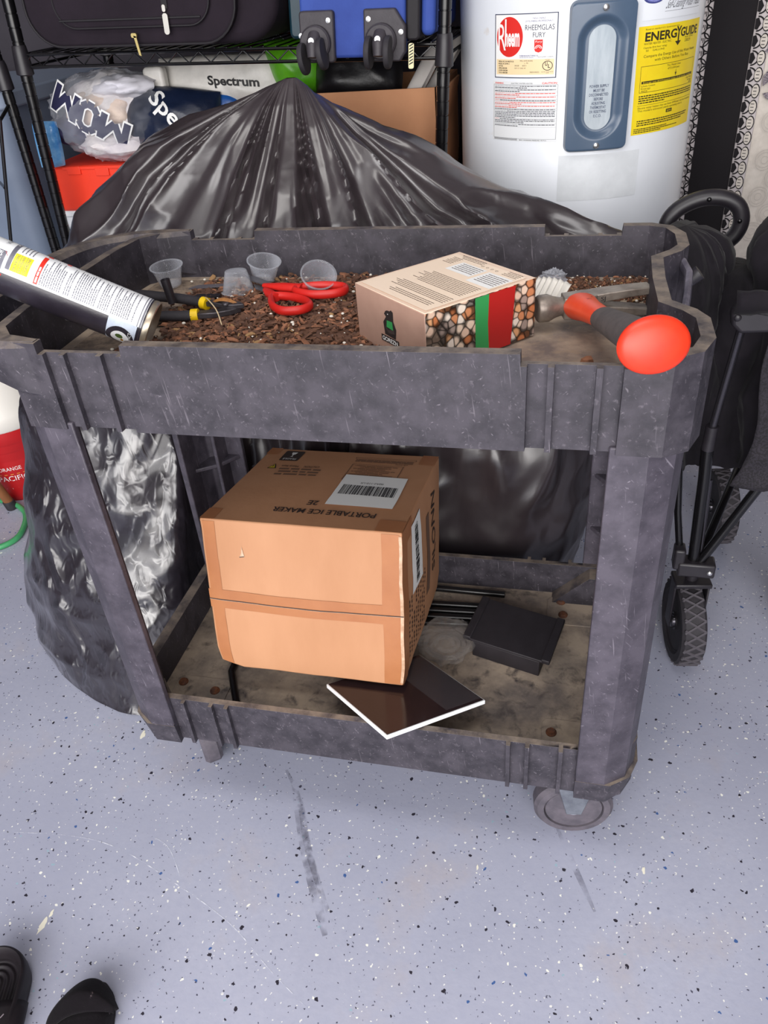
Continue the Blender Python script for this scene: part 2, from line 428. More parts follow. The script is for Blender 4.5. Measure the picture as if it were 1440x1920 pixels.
# ------------------------------------------------------------------ utility cart
ZR, ZN, ZB, ZF = .8876, .8744, .7766, .815
cart = thing('utility_cart', 'worn black two-shelf plastic utility cart with dirty trays, standing on the speckled floor', 'cart', (.225, .225, 0))
def half_outline(o, rec, notch):
    """front half of the tray rim, left to right; o = inset, rec = depth of the ribbed recess; returns (x, y, notch?)"""
    p = [(-.196+o, .225, 0), (-.196+o, .112-o*.3, 0), (-.188+o, .05, 0), (-.150+o*.45, .004+o*.9, 0), (-.104, o, 0)]
    if rec:
        for x0 in (-.1, .4492):
            p.append((x0-.0035, o, 0))
            for k in (0, .027, .074, .1):
                x = x0+k
                w = rec if o == 0 else 0
                p += [(x-.0034, w+o, 1), (x-.0032, o, 1), (x+.0032, o, 1), (x+.0034, w+o, 1)]
            p = [q for q in p if not (abs(q[0]-(x0-.0034)) < 1e-6 or abs(q[0]-(x0+.1034)) < 1e-6)]
            p.append((x0+.1045, o, 0))
    else:
        for x0 in (-.1, .4492):
            p += [(x0-.0035, o, 0), (x0-.003, o, 1), (x0+.103, o, 1), (x0+.1045, o, 0)]
    e = o
    p += [(.592-e*.3, o, 0), (.619-e*.7, .016+e*.7, 0), (.633-e, .050+e*.25, 0), (.633-e, .102-e*.1, 0), (.622-e, .126-e*.35, 0), (.598-e, .152-e*.35, 0), (.596-e, .225, 0)]
    return p
def full(p):
    q = [(x, .45-y, n) for x, y, n in reversed(p)]
    return p+q[1:-1] if True else p
def zt(n): return ZN if n else ZR
tray = MB()
OUT = full(half_outline(0, .008, 1))
INN = full(half_outline(.0145, .008, 1))
def wall_ring(mb, OUT, INN, z0, z1, zt, mo=0, mi_=1, mt=0, draft=0):
    # rings by height; the top face is bridged by matching nearest parameter along x/angle
    A0 = [V(x, y, z0) for x, y, n in OUT]; A1 = [V(x, y, zt(n)) for x, y, n in OUT]
    B0 = [V(x, y, z1) for x, y, n in INN]; B1 = [V(x, y, zt(n)) for x, y, n in INN]
    mb.strip(A0, A1, mo, True); mb.strip(B0, B1, mi_, True)
    mb.strip(A1, B1, mt, True)
wall_ring(tray, OUT, INN, ZB, ZF, zt, 0, 0, 0)
tray.add([V(x, y, ZF) for x, y, n in INN], [tuple(range(len(INN)))], 1)
tray.add([V(x, y, ZB) for x, y, n in OUT], [tuple(range(len(OUT)))], 0)
# handle bow with its open slot
hp = curve([(-.106, .0082), (-.15, .0135), (-.195, .022), (-.243, .052), (-.272, .115), (-.277, .225), (-.272, .335), (-.243, .398), (-.195, .428), (-.15, .4365), (-.106, .4418)], 56)
def bow(P, w, z0, z1, lo):
    vs = []; n = len(P)
    for i, (x, y) in enumerate(P):
        a = V(*P[min(i+1, n-1)], 0)-V(*P[max(i-1, 0)], 0); a.normalize(); nn = V(-a.y, a.x, 0)
        e = min(i, n-1-i)/(n/2); zz = z0-lo*(1-smooth(e*2.2))
        w_ = .013+(w-.013)*smooth(e*5)
        for s, z in ((-1, zz+.004), (-.75, zz), (.75, zz), (1, zz+.004), (1, z1-.007), (.6, z1), (-.6, z1), (-1, z1-.007)):
            vs.append(V(x, y, z)+nn*(s*w_/2))
    fs = [(i*8+k, i*8+(k+1) % 8, (i+1)*8+(k+1) % 8, (i+1)*8+k) for i in range(n-1) for k in range(8)]
    fs += [tuple(range(8)), tuple(range((n-1)*8+7, (n-1)*8-1, -1))]
    return vs, fs
tray.add(*bow(hp, .031, .845, ZR+.001, .028), mi=0)
# caulked strip on the recessed end wall and two rubber stops
tr = tray.build('top_tray', [CART, CARTF], cart, ang=14, weld=.0002)
tr.modifiers.new('b', 'BEVEL'); tr.modifiers['b'].width = .0028; tr.modifiers['b'].segments = 2; tr.modifiers['b'].limit_method = 'ANGLE'; tr.modifiers['b'].angle_limit = math.radians(50)
st = MB()
st.tube([(.626, .335, .868), (.630, .29, .868), (.622, .22, .866), (.610, .135, .862)], .0050, 8, flat=1.6)
st.build('edge_trim', CARTR, tr)
for x, y, z in ((.640, .300, .868), (.622, .165, .858)):
    MB().tube([(x-.008, y, z-.010), (x+.004, y, z)], .0095, 12).build('rubber_stop', BLACKP, tr)
# posts: folded shells with cross webs inside
PO = [(-.0905, .0025), (-.131, .0025), (-.160, .022), (-.172, .053), (-.172, .105)]
PI_ = [(-.161, .105), (-.161, .057), (-.153, .028), (-.127, .0135), (-.0905, .0135)]
for sx, sy in ((0, 0), (1, 0), (0, 1), (1, 1)):
    q = MB()
    def mp(p): return ((.449-p[0] if sx else p[0]), (.45-p[1] if sy else p[1]))
    q.prism([mp(p) for p in PO+PI_], .222, .784)
    for z in (.36, .47, .58, .69):
        q.prism([mp(p) for p in ((-.095, .010), (-.130, .010), (-.154, .026), (-.164, .055), (-.164, .075), (-.125, .05))], z, z+.008)
    a, b = mp((-.112, .010)), mp((-.133, .060))
    q.prism([mp(p) for p in ((-.128, .010), (-.121, .010), (-.121, .055), (-.128, .055))], .225, .78)
    q.build('post', CARTP, cart, bevel=.0018, ang=14)
# lower shelf
ls = MB()
Z0, Z1, ZS = .187, .2825, .215
def low_half(o, rec):
    p = [(-.172+o, .225, 0), (-.172+o, .1, 0), (-.166+o*.8, .045+o*.3, 0), (-.140+o*.4, .008+o, 0)]
    for x0 in (-.094, .4425):
        if rec:
            for k in (0, .027, .074, .1):
                x = x0+k
                w = .008 if o == 0 else 0
                p += [(x-.0032, .006+w+o, 0), (x-.003, .006+o, 0), (x+.003, .006+o, 0), (x+.0032, .006+w+o, 0)]
        else: p += [(x0, .014+o, 0), (x0+.1, .014+o, 0)]
    p += [(.575-o*.2, .006+o, 0), (.606-o*.6, .020+o*.6, 0), (.622-o, .05+o*.2, 0), (.622-o, .225, 0)]
    return p
LO = full(low_half(0, 1)); LI = full(low_half(.018, 1))
wall_ring(ls, LO, LI, Z0, ZS, lambda n: Z1, 0, 0, 0)
ls.add([V(x, y, ZS) for x, y, n in LI], [tuple(range(len(LI)))], 1)
ls.add([V(x, y, Z0) for x, y, n in LO], [tuple(range(len(LO)))], 0)
for sx, sy in ((0, 0), (1, 0), (0, 1), (1, 1)):
    def mp(p): return ((.449-p[0] if sx else p[0]), (.45-p[1] if sy else p[1]))
    # moulded corner block that carries the post
    top = [mp(p) for p in ((-.0905, .002), (-.139, .002), (-.167, .022), (-.179, .053), (-.179, .105), (-.165, .11), (-.092, .03))]
    bot = [mp(p) for p in ((-.0905, .006), (-.135, .006), (-.158, .026), (-.168, .055), (-.168, .105), (-.16, .11), (-.092, .03))]
    ls.prism(bot, Z0-.004, Z0+.04, 0, None, top); ls.prism(top, Z0+.04, .226, 0)
    g = [mp(p) for p in ((-.10, .03), (-.03, .03), (-.10, .10), (-.155, .10))]
    # ramped web where the rear rim meets the post
    if sy:
        X = (lambda x: x) if sx else (lambda x: .449-x)
        ls.prism([(X(.488), ZS+.001), (X(.552), Z1-.003), (X(.580), Z1-.003), (X(.580), ZS+.001)], .396, .432, 0, Matrix(((1, 0, 0, 0), (0, 0, 1, 0), (0, 1, 0, 0), (0, 0, 0, 1))))
lsh = ls.build('bottom_shelf', [CART, CARTL], cart, ang=14, weld=.0002)
lsh.modifiers.new('b', 'BEVEL'); lsh.modifiers['b'].width = .0022; lsh.modifiers['b'].segments = 2; lsh.modifiers['b'].limit_method = 'ANGLE'; lsh.modifiers['b'].angle_limit = math.radians(50)
for (cx, cy), bolts in (((.536, .085), ((.502, .093),)), ((.530, .375), ((.510, .363), (.505, .398))), ((-.086, .085), ((-.060, .093), (-.123, .104))), ((-.086, .375), ((-.060, .36),))):
    pl = MB().prism(rrect(.098, .072, .012, 5, cx, cy), ZS, ZS+.0022).build('caster_mount', CARTL, lsh, bevel=.0006)
    for bx, by in bolts:
        MB().lathe([(.0085, ZS+.002), (.0085, ZS+.004), (.006, ZS+.0065), (.0055, ZS+.0078)], 14, 0, T(bx, by, 0)).build('bolt', RUST, lsh)
# casters
for cx, cy, ang_ in ((.544, .085, 8), (-.128, .130, 127), (.544, .375, 20), (-.130, .365, 30)):
    M = T(cx, cy, .064) @ Rm(ang_, 'Z') @ Rm(90, 'X')      # wheel axis along local Y
    c = MB()
    c.lathe([(.016, -.017), (.045, -.015), (.047, -.011), (.048, -.0165), (.058, -.0165), (.0635, -.010), (.0635, .010), (.058, .0165), (.048, .0165), (.047, .011), (.045, .015), (.016, .017)], 40, 0, M)
    w = c.build('caster_wheel', [GREYRUB], cart)
    MB().lathe([(.010, -.019), (.0105, .019)], 18, 0, M).build('hub', BRIGHT, w)
    k = MB(); Mz = T(cx, cy, 0) @ Rm(ang_, 'Z')
    for s in (-1, 1):
        k.prism([(-.030, .17), (.030, .17), (.030, .135), (.012, .058), (-.012, .058), (-.030, .135)], .0185, .0215, 0, Mz @ (Rm(0, 'X') if s > 0 else Rm(180, 'Z')) @ Matrix(((1, 0, 0, 0), (0, 0, 1, 0), (0, 1, 0, 0), (0, 0, 0, 1))))
    k.box((0, 0, .174), (.07, .055, .006), 0, Mz); k.box((0, 0, .181), (.09, .07, .006), 0, Mz)
    k.build('caster_fork', STEEL, cart, bevel=.001)

# ------------------------------------------------------------------ loose things in the top tray
def soil_z(x, y):
    d = fbm((x*9, y*9, .3), 4)
    edge = 1.0
    k = .010*math.exp(-((x-.17)**2/.05+(y-.33)**2/.012))+.006*math.exp(-((x-.05)**2/.03+(y-.2)**2/.01))
    return ZF+k+.004*max(0, d)
SOIL = [pm('bark_mulch', (118, 82, 62), (88, 60, 46), scale=60, rough=.9, bump=.8, bscale=160), pm('red_bark', (156, 106, 78), (124, 82, 60), scale=90, rough=.85),
        pm('dark_bark', (78, 54, 44), (100, 70, 54), scale=90, rough=.9), pm('perlite', (226, 220, 208), rough=.8), pm('dry_straw', (160, 124, 84), rough=.8), pm('tray_dust', (150, 132, 114), (110, 96, 86), scale=90, rough=.95, bump=.6, bscale=220)]
rs = random.Random(11)
def chip(mb, x, y, z, l, w, h, mi):
    M = T(x, y, z) @ Rm(rs.uniform(0, 360), 'Z') @ Rm(rs.uniform(-28, 28), 'X') @ Rm(rs.uniform(-22, 22), 'Y')
    j = lambda: rs.uniform(.7, 1.2)
    pts = [V(-l/2*j(), -w/2*j(), 0), V(0, -w/2*j(), h*.3), V(l/2*j(), -w/3*j(), 0), V(l/2*j(), w/3*j(), 0), V(0, w/2*j(), h*.2), V(-l/2*j(), w/2*j(), 0)]
    n = 6
    vs = pts+[p*.8+V(0, 0, h) for p in pts]
    mb.add(vs, [tuple(range(n-1, -1, -1)), tuple(range(n, 2*n))]+[(i, (i+1) % n, n+(i+1) % n, n+i) for i in range(n)], mi, False, M)
def patch(name, label, cells, n, big, perl):
    mb = MB()
    x0, x1, y0, y1 = cells
    def dens(x, y):
        u = min((x-x0)/(x1-x0), (x1-x)/(x1-x0)); v = min((y-y0)/(y1-y0), (y1-y)/(y1-y0))
        return min(u, v)*6+.35*fbm((x*14, y*14, 2), 3)
    def fn(u, v):
        x, y = x0+(x1-x0)*u, y0+(y1-y0)*v
        return V(x, y, soil_z(x, y)-.006*(1-smooth(dens(x, y)*1.2))-.0015+.0025*fbm((x*70, y*70, 1), 3))
    mb.grid(90, 50, fn, 0)
    for i in range(n):
        x, y = rs.uniform(x0, x1), rs.uniform(y0, y1)
        if dens(x, y) < rs.uniform(.0, .75): continue
        z = soil_z(x, y)+rs.uniform(-.001, .003)
        l = rs.choice([.006, .008, .011, .014, .019])*big
        chip(mb, x, y, z, l, l*rs.uniform(.3, .6), rs.uniform(.001, .003), rs.choice([0, 0, 1, 1, 2, 2, 2, 4 if rs.random() < .25 else 0]))
    for i in range(perl):
        x, y = rs.uniform(x0, x1), rs.uniform(y0, y1); r = rs.choice([.0009, .0011, .0014, .0022])
        if dens(x, y) < -.05: continue
        mb.ball((x, y, soil_z(x, y)+.0025+r*.4), (r*rs.uniform(.8, 1.4), r, r*.8), 7, 5, 3)
    o = mb.build(name, SOIL, None, recalc=False); tag(o, label, 'mulch'); o['kind'] = 'stuff'; return o
patch('bark_mulch', 'brown bark mulch with white perlite spread over the left of the top tray', (-.10, .40, .035, .432), 5200, .8, 230)
patch('potting_soil', 'brown potting soil strip along the rear right of the top tray', (.44, .60, .33, .432), 1300, .5, 60)
for k, (x, y, s) in enumerate(((.513, .135, .006),)):
    b = MB(); chip(b, x, y, ZF+.002, .013, .010, .007, 0)
    tag(b.build('bark_chip', SOIL[1]), 'small lone bark chip on bare tray floor below the hammer', 'bark chip')
# sandy dust in the left rear corner belongs to the tray
dm = MB()
dm.grid(40, 30, lambda u, v: V(-.165+.15*u, .15+.27*v, ZF+.0002+.0035*smooth(min(u, 1-u, v, 1-v)*4)*(.6+.4*fbm((u*7, v*7, 1), 3))))
dm.build('dust', SOIL[5], tr, recalc=False)

# printed box of pebbles
def pebble_mat():
    m = bpy.data.materials.new('printed_pebbles'); m.use_nodes = True
    nt = m.node_tree; N = nt.nodes; L = nt.links; b = N['Principled BSDF']; b.inputs['Roughness'].default_value = .4
    tc = N.new('ShaderNodeTexCoord')
    v = N.new('ShaderNodeTexVoronoi'); v.inputs['Scale'].default_value = 88; v.inputs['Randomness'].default_value = 1
    v2 = N.new('ShaderNodeTexVoronoi'); v2.feature = 'DISTANCE_TO_EDGE'; v2.inputs['Scale'].default_value = 88; v2.inputs['Randomness'].default_value = 1; L.new(tc.outputs['Object'], v2.inputs['Vector'])
    L.new(tc.outputs['Object'], v.inputs['Vector'])
    sx = N.new('ShaderNodeSeparateColor'); L.new(v.outputs['Color'], sx.inputs[0])
    r = N.new('ShaderNodeValToRGB'); L.new(sx.outputs[0], r.inputs[0])
    cs = [(0, (222, 190, 168)), (.2, (206, 138, 96)), (.36, (232, 208, 186)), (.52, (196, 120, 76)), (.66, (164, 146, 136)), (.8, (236, 222, 208)), (.92, (222, 166, 120))]
    e = r.color_ramp.elements; r.color_ramp.interpolation = 'CONSTANT'
    while len(e) < len(cs): e.new(.5)
    for q, (p, c) in zip(e, cs): q.position = p; q.color = (*lin(c), 1)
    d = N.new('ShaderNodeMapRange'); d.inputs['From Min'].default_value = .0; d.inputs['From Max'].default_value = .11; d.inputs['To Min'].default_value = .10; d.inputs['To Max'].default_value = 1
    L.new(v2.outputs['Distance'], d.inputs['Value'])
    e2 = N.new('ShaderNodeMapRange'); e2.inputs['From Min'].default_value = .40; e2.inputs['From Max'].default_value = .60; e2.inputs['To Min'].default_value = 1; e2.inputs['To Max'].default_value = .22
    L.new(v.outputs['Distance'], e2.inputs['Value'])
    mm = N.new('ShaderNodeMath'); mm.operation = 'MULTIPLY'; L.new(d.outputs['Result'], mm.inputs[0]); L.new(e2.outputs['Result'], mm.inputs[1])
    mx = N.new('ShaderNodeMix'); mx.data_type = 'RGBA'; mx.blend_type = 'MULTIPLY'; mx.inputs[0].default_value = 1
    L.new(r.outputs[0], mx.inputs[6]); L.new(mm.outputs[0], mx.inputs[7]); L.new(mx.outputs[2], b.inputs['Base Color']); return m
PEB = pebble_mat()
TAUPE = pm('taupe_carton', (178, 144, 128), (170, 136, 121), scale=20, rough=.45)
CREAM = pm('cream_carton', (236, 208, 184), rough=.45); CREAM2 = pm('cream_panel', (244, 222, 198), rough=.45)
GREEN = pm('green_print', (52, 150, 82), rough=.4); RED = pm('red_print', (176, 34, 32), rough=.4)
A, B, D = V(.226, .197, 0), V(.333, .095, 0), V(.340, .318, 0)
ex, ey = (B-A), (D-A); lx, ly_ = ex.length, ey.length; ex.normalize(); ey = (ey-ex*ey.dot(ex)).normalized()
gb = thing('pebble_box', 'beige printed carton with pebble picture and red and green band, in the top tray', 'box', (*(A+ex*lx/2+ey*ly_/2).xy, ZF+.002))
M = Matrix((ex, ey, V(0, 0, 1))).transposed().to_4x4(); M.translation = V(A.x, A.y, ZF+.002)
H = .0735
c = MB(); c.box((lx/2, ly_/2, H/2), (lx, ly_, H), 0, M)
for i in range(6): pass
c.m = [0, 1, 0, 2, 0, 2]; body = c.build('carton', [TAUPE, CREAM, PEB], gb, bevel=.0015)
# top print (text seen from the back side)
lb = Label(); m_ = .006
lb.rect(m_, m_+.004, lx-m_, ly_-m_, 0, 1)
def gtop(u, v, h): return M @ V(lx-u, ly_-v, H+.0004+h)
lb.rect(lx*.40, ly_*.16, lx*.72, ly_*.34, 1, 2); lb.rect(lx*.06, ly_*.17, lx*.36, ly_*.40, 1, 2)
for x0, x1, y0, n in ((.42, .70, .18, 5), (.08, .34, .20, 6)):
    for i in range(n): lb.words(lx*x0, lx*x1, ly_*(y0+.028*i), .0013, 2, 3, .95)
for x0, x1, y0, n, e in ((.08, .30, .06, 4, .9), (.55, .92, .05, 3, .9), (.78, .94, .12, 6, .8), (.10, .88, .44, 9, .92), (.08, .90, .70, 5, .95), (.12, .80, .84, 3, .9)):
    for i in range(n): lb.words(lx*x0, lx*x1, ly_*(y0+.023*i), .0011, 2, 2, e*lb.rnd.uniform(.8, 1))
for i in range(4): lb.ring(lx*(.34+.06*i), ly_*.115, .0014, .0019, 2, 2)
lb.build('back_print', [CREAM2, WHITE, pm('brown_ink', (84, 64, 56), rough=.6)], body, gtop)
# end panel logo: bear outline over its lettering
lb = Label()
cx, cy = lx*.50, H*.50
BK = 0
lb.poly([(cx-.007, cy-.010), (cx+.008, cy-.011), (cx+.0095, cy+.000), (cx+.006, cy+.008), (cx+.0062, cy+.018), (cx+.0035, cy+.0195), (cx+.002, cy+.0178), (cx-.002, cy+.0175), (cx-.0045, cy+.016), (cx-.0065, cy+.0125), (cx-.004, cy+.010), (cx-.0085, cy+.003)], 0, 1)
lb.poly([(cx-.004, cy-.001), (cx+.0055, cy-.002), (cx+.0045, cy+.007), (cx-.003, cy+.0065)], 1, 2)
lb.poly([(cx-.0075, cy+.000), (cx-.001, cy-.0035), (cx+.007, cy-.001), (cx+.008, cy-.0055), (cx-.001, cy-.007)], 3, 3)
lb.disc(cx-.001, cy+.0138, .0006, .0006, 2, 3, 8)
lb.rect(cx-.0125, cy-.0185, cx+.0125, cy-.0115, 0, 2)
lb.text('GOREZN', cx, cy-.0172, .0046, 2, 3, w=.022, al='c', bold=.02)
lb.build('logo_print', [pm('bear_dark', (42, 38, 38), rough=.5), GREEN, WHITE, pm('bear_mid', (66, 58, 56), rough=.5)], body, lambda u, v, h: M @ V(cx+(u-cx)*1.5, -.0004-h, cy+(v-cy)*1.15))
# coloured band wrapped over the pebble side (tapers towards the base)
lb = Label()
def side(u, v, h): return M @ V(lx+.0004+h, u, v)
lb.poly([(ly_*.43, .0005), (ly_*.555, .0005), (ly_*.545, H*.5), (ly_*.555, H-.0008), (ly_*.43, H-.0008), (ly_*.43, H*.5)], 0, 1)
lb.poly([(ly_*.555, .0005), (ly_*.76, .0005), (ly_*.80, H-.0008), (ly_*.555, H-.0008), (ly_*.545, H*.5)], 1, 1)
lb.build('color_band', [GREEN, RED], body, side)

# claw hammer lying across the tray, butt on the rim
ORANGE = pm('orange_grip', (226, 58, 28), (216, 50, 26), scale=30, rough=.42)
hm = thing('claw_hammer', 'claw hammer with orange and black rubber grip, butt resting on the tray rim', 'hammer', (.51, .2, ZF))
hz = ZF+.030
h = MB()
fx = V(.1265, .044, .0); fx.normalize()                 # face -> claw direction
Mh = frame((.452, .232, hz), fx, (-.33, .94, 0))           # x along the head, y away from the handle, z up
h.lathe([(.0150, -.004), (.0168, -.001), (.0172, .010), (.0135, .018), (.0115, .026), (.0125, .036)], 20, 0, Mh @ Rm(90, 'Y'))
h.prism([(.028, -.0115), (.040, -.016), (.062, -.016), (.070, -.012), (.070, .013), (.056, .014), (.030, .0115)], -.0135, .0135, 0, Mh)
for s in (-1, 1):                                       # two claws, one above the other as it lies on its side
    P0 = [(.060, .001, .0010), (.085, .001, .0035), (.110, -.002, .0065), (.137, -.008, .0095)]
    A_, B_, C_, D_ = [], [], [], []
    for i, (x, y, z) in enumerate(P0):
        t = .0125-.0006*i; w = .0125-.0012*i
        A_.append(Mh @ V(x, y+t, s*z)); B_.append(Mh @ V(x, y+t, s*(z+w))); C_.append(Mh @ V(x, y-t, s*(z+w))); D_.append(Mh @ V(x, y-t, s*z))
    n = len(P0); vs = A_+B_+C_+D_
    fs = [(k*n+i, k*n+i+1, ((k+1) % 4)*n+i+1, ((k+1) % 4)*n+i) for k in range(4) for i in range(n-1)]+[(0, n, 2*n, 3*n), (n-1, 2*n-1, 3*n-1, 4*n-1)]
    h.add(vs, fs, 0)
head = h.build('head', DSTEEL, hm, bevel=.0012)
lb = Label(); lb.text('SJ', 0, 0, .007, 0, 1)
lb.build('engraving', [BLACKINK], head, lambda u, v, l: Mh @ V(.074+u, -.0112-l*3, .0055+v*.8))
hp0, hp1 = Mh @ V(.048, -.010, .002), V(.568, -.014, .9065)
def rod(a, b, prof, n=22, flat=.78, mb=None, mi=0):
    mb = mb or MB(); a, b = Vector(a), Vector(b)
    mb.tube([a.lerp(b, t) for t, r in prof], [r for t, r in prof], n, mi, flat=flat); return mb
rod(hp0, hp1, [(0, .0205), (.03, .0215), (.14, .0175), (.30, .0150), (.40, .0148), (.43, .0140)]).build('neck_grip', pm('neck_orange_lit', (240, 84, 46), (232, 74, 40), scale=30, rough=.42), hm)  # neck: same orange as the butt cap, colour lightened to offset shading
rod(hp0, hp1, [(.40, .0158), (.44, .0164), (.56, .0178), (.70, .0200), (.82, .0212), (.93, .0226), (.96, .0275), (.97, .0295)], flat=.82).build('rubber_grip', pm('hammer_rubber', (78, 72, 72), (90, 83, 82), scale=60, rough=.72, bump=.2), hm)
bt = MB(); d = (hp1-hp0)
Mb = frame(hp1, d, (0, 0, 1)); Mb = Mb @ Rm(90, 'Y') @ Rm(90, 'Z')
bt.lathe([(.0295, -.006), (.033, -.003), (.0345, .001), (.0335, .004), (.029, .0075), (.020, .0100), (.010, .0112), (.002, .0115)], 40, 0, Mb @ Matrix.Scale(.80, 4, (1, 0, 0)), capb=True)
bt.build('butt_cap', ORANGE, hm)
lb = Label(); lb.text('Estwing', 0, 0, .0058, 0, 1, slant=.15); lb.words(-.002, .012, -.006, .0016, 0, 1)
ax = (hp1-hp0).normalized(); side_ = ax.cross(V(0, 0, 1)).normalized(); upn = side_.cross(ax)
lb.build('grip_lettering', [pm('dark_orange', (140, 30, 20), rough=.5)], hm, lambda u, v, l: hp0+ax*(.018+u)+side_*(-.002+v)+upn*(.0135+l))

# aerosol can leaning on the handle end of the tray
S, E_ = V(-.034, .142, .8515), V(-.205, .108, .9445)
cax = (E_-S).normalized(); CR = .0325; CLEN = .262
Mc = frame(S, cax, (0, 0, 1))
up_ = Mc.to_3x3() @ V(0, 1, 0); sd_ = Mc.to_3x3() @ V(0, 0, 1)
can = thing('spray_can', 'white and black wasp spray can tilted against the tray handle end', 'spray can', (*(S+cax*.1).xy, ZF))
CANB = pm('can_black', (36, 32, 40), (48, 44, 54), scale=18, rough=.3, bump=.15, bscale=80)
c = MB(); RY = Rm(90, 'Y')
c.lathe([(CR, .006), (CR, .238)], 48, 0, Mc @ RY)
cyl = c.build('can_body', CANB, can)
TIN = pm('tin_rim', (196, 184, 164), (176, 164, 146), scale=60, rough=.35, metal=.8)
c = MB()
c.lathe([(.0285, .006), (.0300, .001), (.0315, -.0022), (.0330, -.001), (.0334, .002), (.0330, .005), (.0318, .0075), (CR+.0002, .0085)], 48, 0, Mc @ RY, capb=False, capt=False)
c.lathe([(.0286, .006), (.020, .0105), (.008, .013), (.001, .0134)], 40, 0, Mc @ RY, capb=False)
c.build('bottom_rim', TIN, can)
c = MB(); c.lathe([(CR+.0003, .234), (CR+.0012, .238), (CR, .242), (.029, .250), (.022, .256), (.018, .258), (.018, .285), (.014, .288)], 40, 0, Mc @ RY, capb=False)
c.build('valve_cap', TIN, can)
# u = around (mm of arc, increasing upward over the side that faces the viewer), v = along the can from its base
def canmap(u, v, l):
    a = u/CR
    r = CR+.0002+l*1.2
    return S+cax*v+(-sd_*math.cos(a)+up_*math.sin(a))*r
# find which side faces the door: sd_ points away or to the viewer
if sd_.y > 0: pass
else: sd_ = -sd_
lb = Label(.004)
u0, u1 = .008, .092
lb.rect(u0, .008, u1, .234, 0, 1)
lb.rect(-.035, .012, u0, .048, 1, 1)
lb.ring(-.018, .030, .0115, .018, 2, 2); lb.disc(-.018, .030, .0115, .0115, 0, 2); lb.disc(-.015, .031, .004, .005, 6, 3, 9); lb.disc(-.021, .027, .003, .002, 7, 3, 7)
lb.text('IMPACT', -.012, .0165, .0045, 0, 3, w=.016, al='c', rot=0)
lb.rect(u0, .0085, u1, .0105, 5, 2); lb.rect(u0, .0125, u1, .0135, 5, 2)
y = .134
while y > .022:
    if lb.rnd.random() < .12: y -= .003
    e = lb.rnd.choice([1, 1, .96, .9, .7, .5, .92])
    lb.words(u0+.003, u0+.046, y, .0011, 5, 2, e, (1.2, 4)); lb.words(u0+.052, u1-.002, y, .0014, 5, 2, lb.rnd.choice([1, .8, .9]), (1, 3)); y -= .0026
lb.rect(u0+.002, .137, u0+.026, .142, 3, 2); lb.rect(u0+.026, .137, u0+.044, .142, 2+1, 2)
lb.words(u0+.004, u0+.024, .1385, .002, 0, 3)
lb.rect(u0+.048, .134, u0+.060, .140, 3, 2); lb.rect(u0+.048, .112, u0+.060, .117, 3, 2)
lb.rect(u0+.006, .150, u0+.030, .171, 4, 2)
for i, t in enumerate(('MATA AVISPAS', 'MATA EN SEGUNDOS', 'Y HORMIGONES')): lb.text(t, u0+.018, .1655-.0065*i, .003, 5, 3, w=.021, al='c')
for i in range(2): lb.rect(u0+.006, .1565+.0068*i, u0+.030, .1569+.0068*i, 5, 3)
lb.rect(u0+.006, .1715, u1, .1765, 5, 2); lb.text('PRODUCT', u0+.045, .1725, .003, 0, 3)
for i in range(4): lb.words(u0+.034, u0+.060, .153+.0042*i, .0011, 5, 2)
lb.text('WASP &', u0+.040, .1825, .0055, 5, 2); lb.rect(u0-.004, .1805, u0+.027, .1925, 5, 2)
lb.poly([(u0-.004, .1785), (u0+.022, .1785), (u0+.027, .1825), (u0-.004, .1835)], 3, 3)
lb.text('TERMINATOR', u0+.0255, .1842, .0062, 0, 4, w=.034, al='r', slant=.2, bold=.01)
lb.ring(u0+.060, .032, .0025, .0033, 5, 2)
lb.build('can_label', [pm('can_white', (240, 242, 244), rough=.3), pm('can_silver', (206, 216, 230), (186, 196, 214), scale=60, rough=.3, bump=.2), CANB, pm('can_red', (222, 48, 34), rough=.35), pm('can_yellow', (240, 228, 40), rough=.35), pm('can_ink', (104, 104, 116), rough=.4), pm('can_green', (70, 92, 40), rough=.5), pm('can_wasp', (170, 120, 30), rough=.5)], cyl, canmap)

for v0, u0_ in ((.155, -.052), (.085, -.047)):
    g = MB(); g.grid(7, 5, lambda a, b: canmap(u0_-.012*b*(1-.5*abs(a-.4)), v0+.026*a-.006*b, .001+.006*b*b))
    g.build('peeled_label', pm('can_white', (240, 242, 244)), cyl, solid=.0004)

# pliers
pl = thing('pliers', 'black handled pliers with yellow bands lying on the mulch beside the spray can', 'pliers', (-.05, .25, ZF+.006))
zz = ZF+.019
g = MB(); g.tube(curve([(-.135, .284, zz+.008), (-.10, .281, zz+.006), (-.055, .276, zz+.004), (-.020, .267, zz+.002)], 14), [.006, .0075, .0083, .0086, .0086, .0086, .0086, .0085, .0085, .0084, .0084, .0083, .0082, .008], 14, flat=.8)
g.build('handle', RUBBER, pl)
g = MB(); g.tube(curve([(-.150, .225, zz+.004), (-.10, .222, zz), (-.05, .226, zz-.002), (-.016, .233, zz-.003)], 14), [.007]+[.0085]*12+[.008], 14, flat=.8)
g.build('handle', RUBBER, pl)
YEL = pm('yellow_band', (240, 200, 20), rough=.45)
MB().tube([(-.021, .2672, zz+.002), (-.012, .2645, zz+.001)], .0088, 16).build('band', YEL, pl)
MB().tube([(-.023, .2317, zz-.003), (-.013, .2336, zz-.003)], .0088, 16).build('band', YEL, pl)
PJ = pm('plier_steel', (66, 62, 66), (88, 84, 88), scale=60, rough=.4, metal=.6)
j = MB()
j.prism([(-.014, .227), (.010, .232), (.030, .243), (.042, .256), (.030, .256), (.018, .252), (-.002, .245), (-.014, .241)], zz-.007, zz+.001, 0)
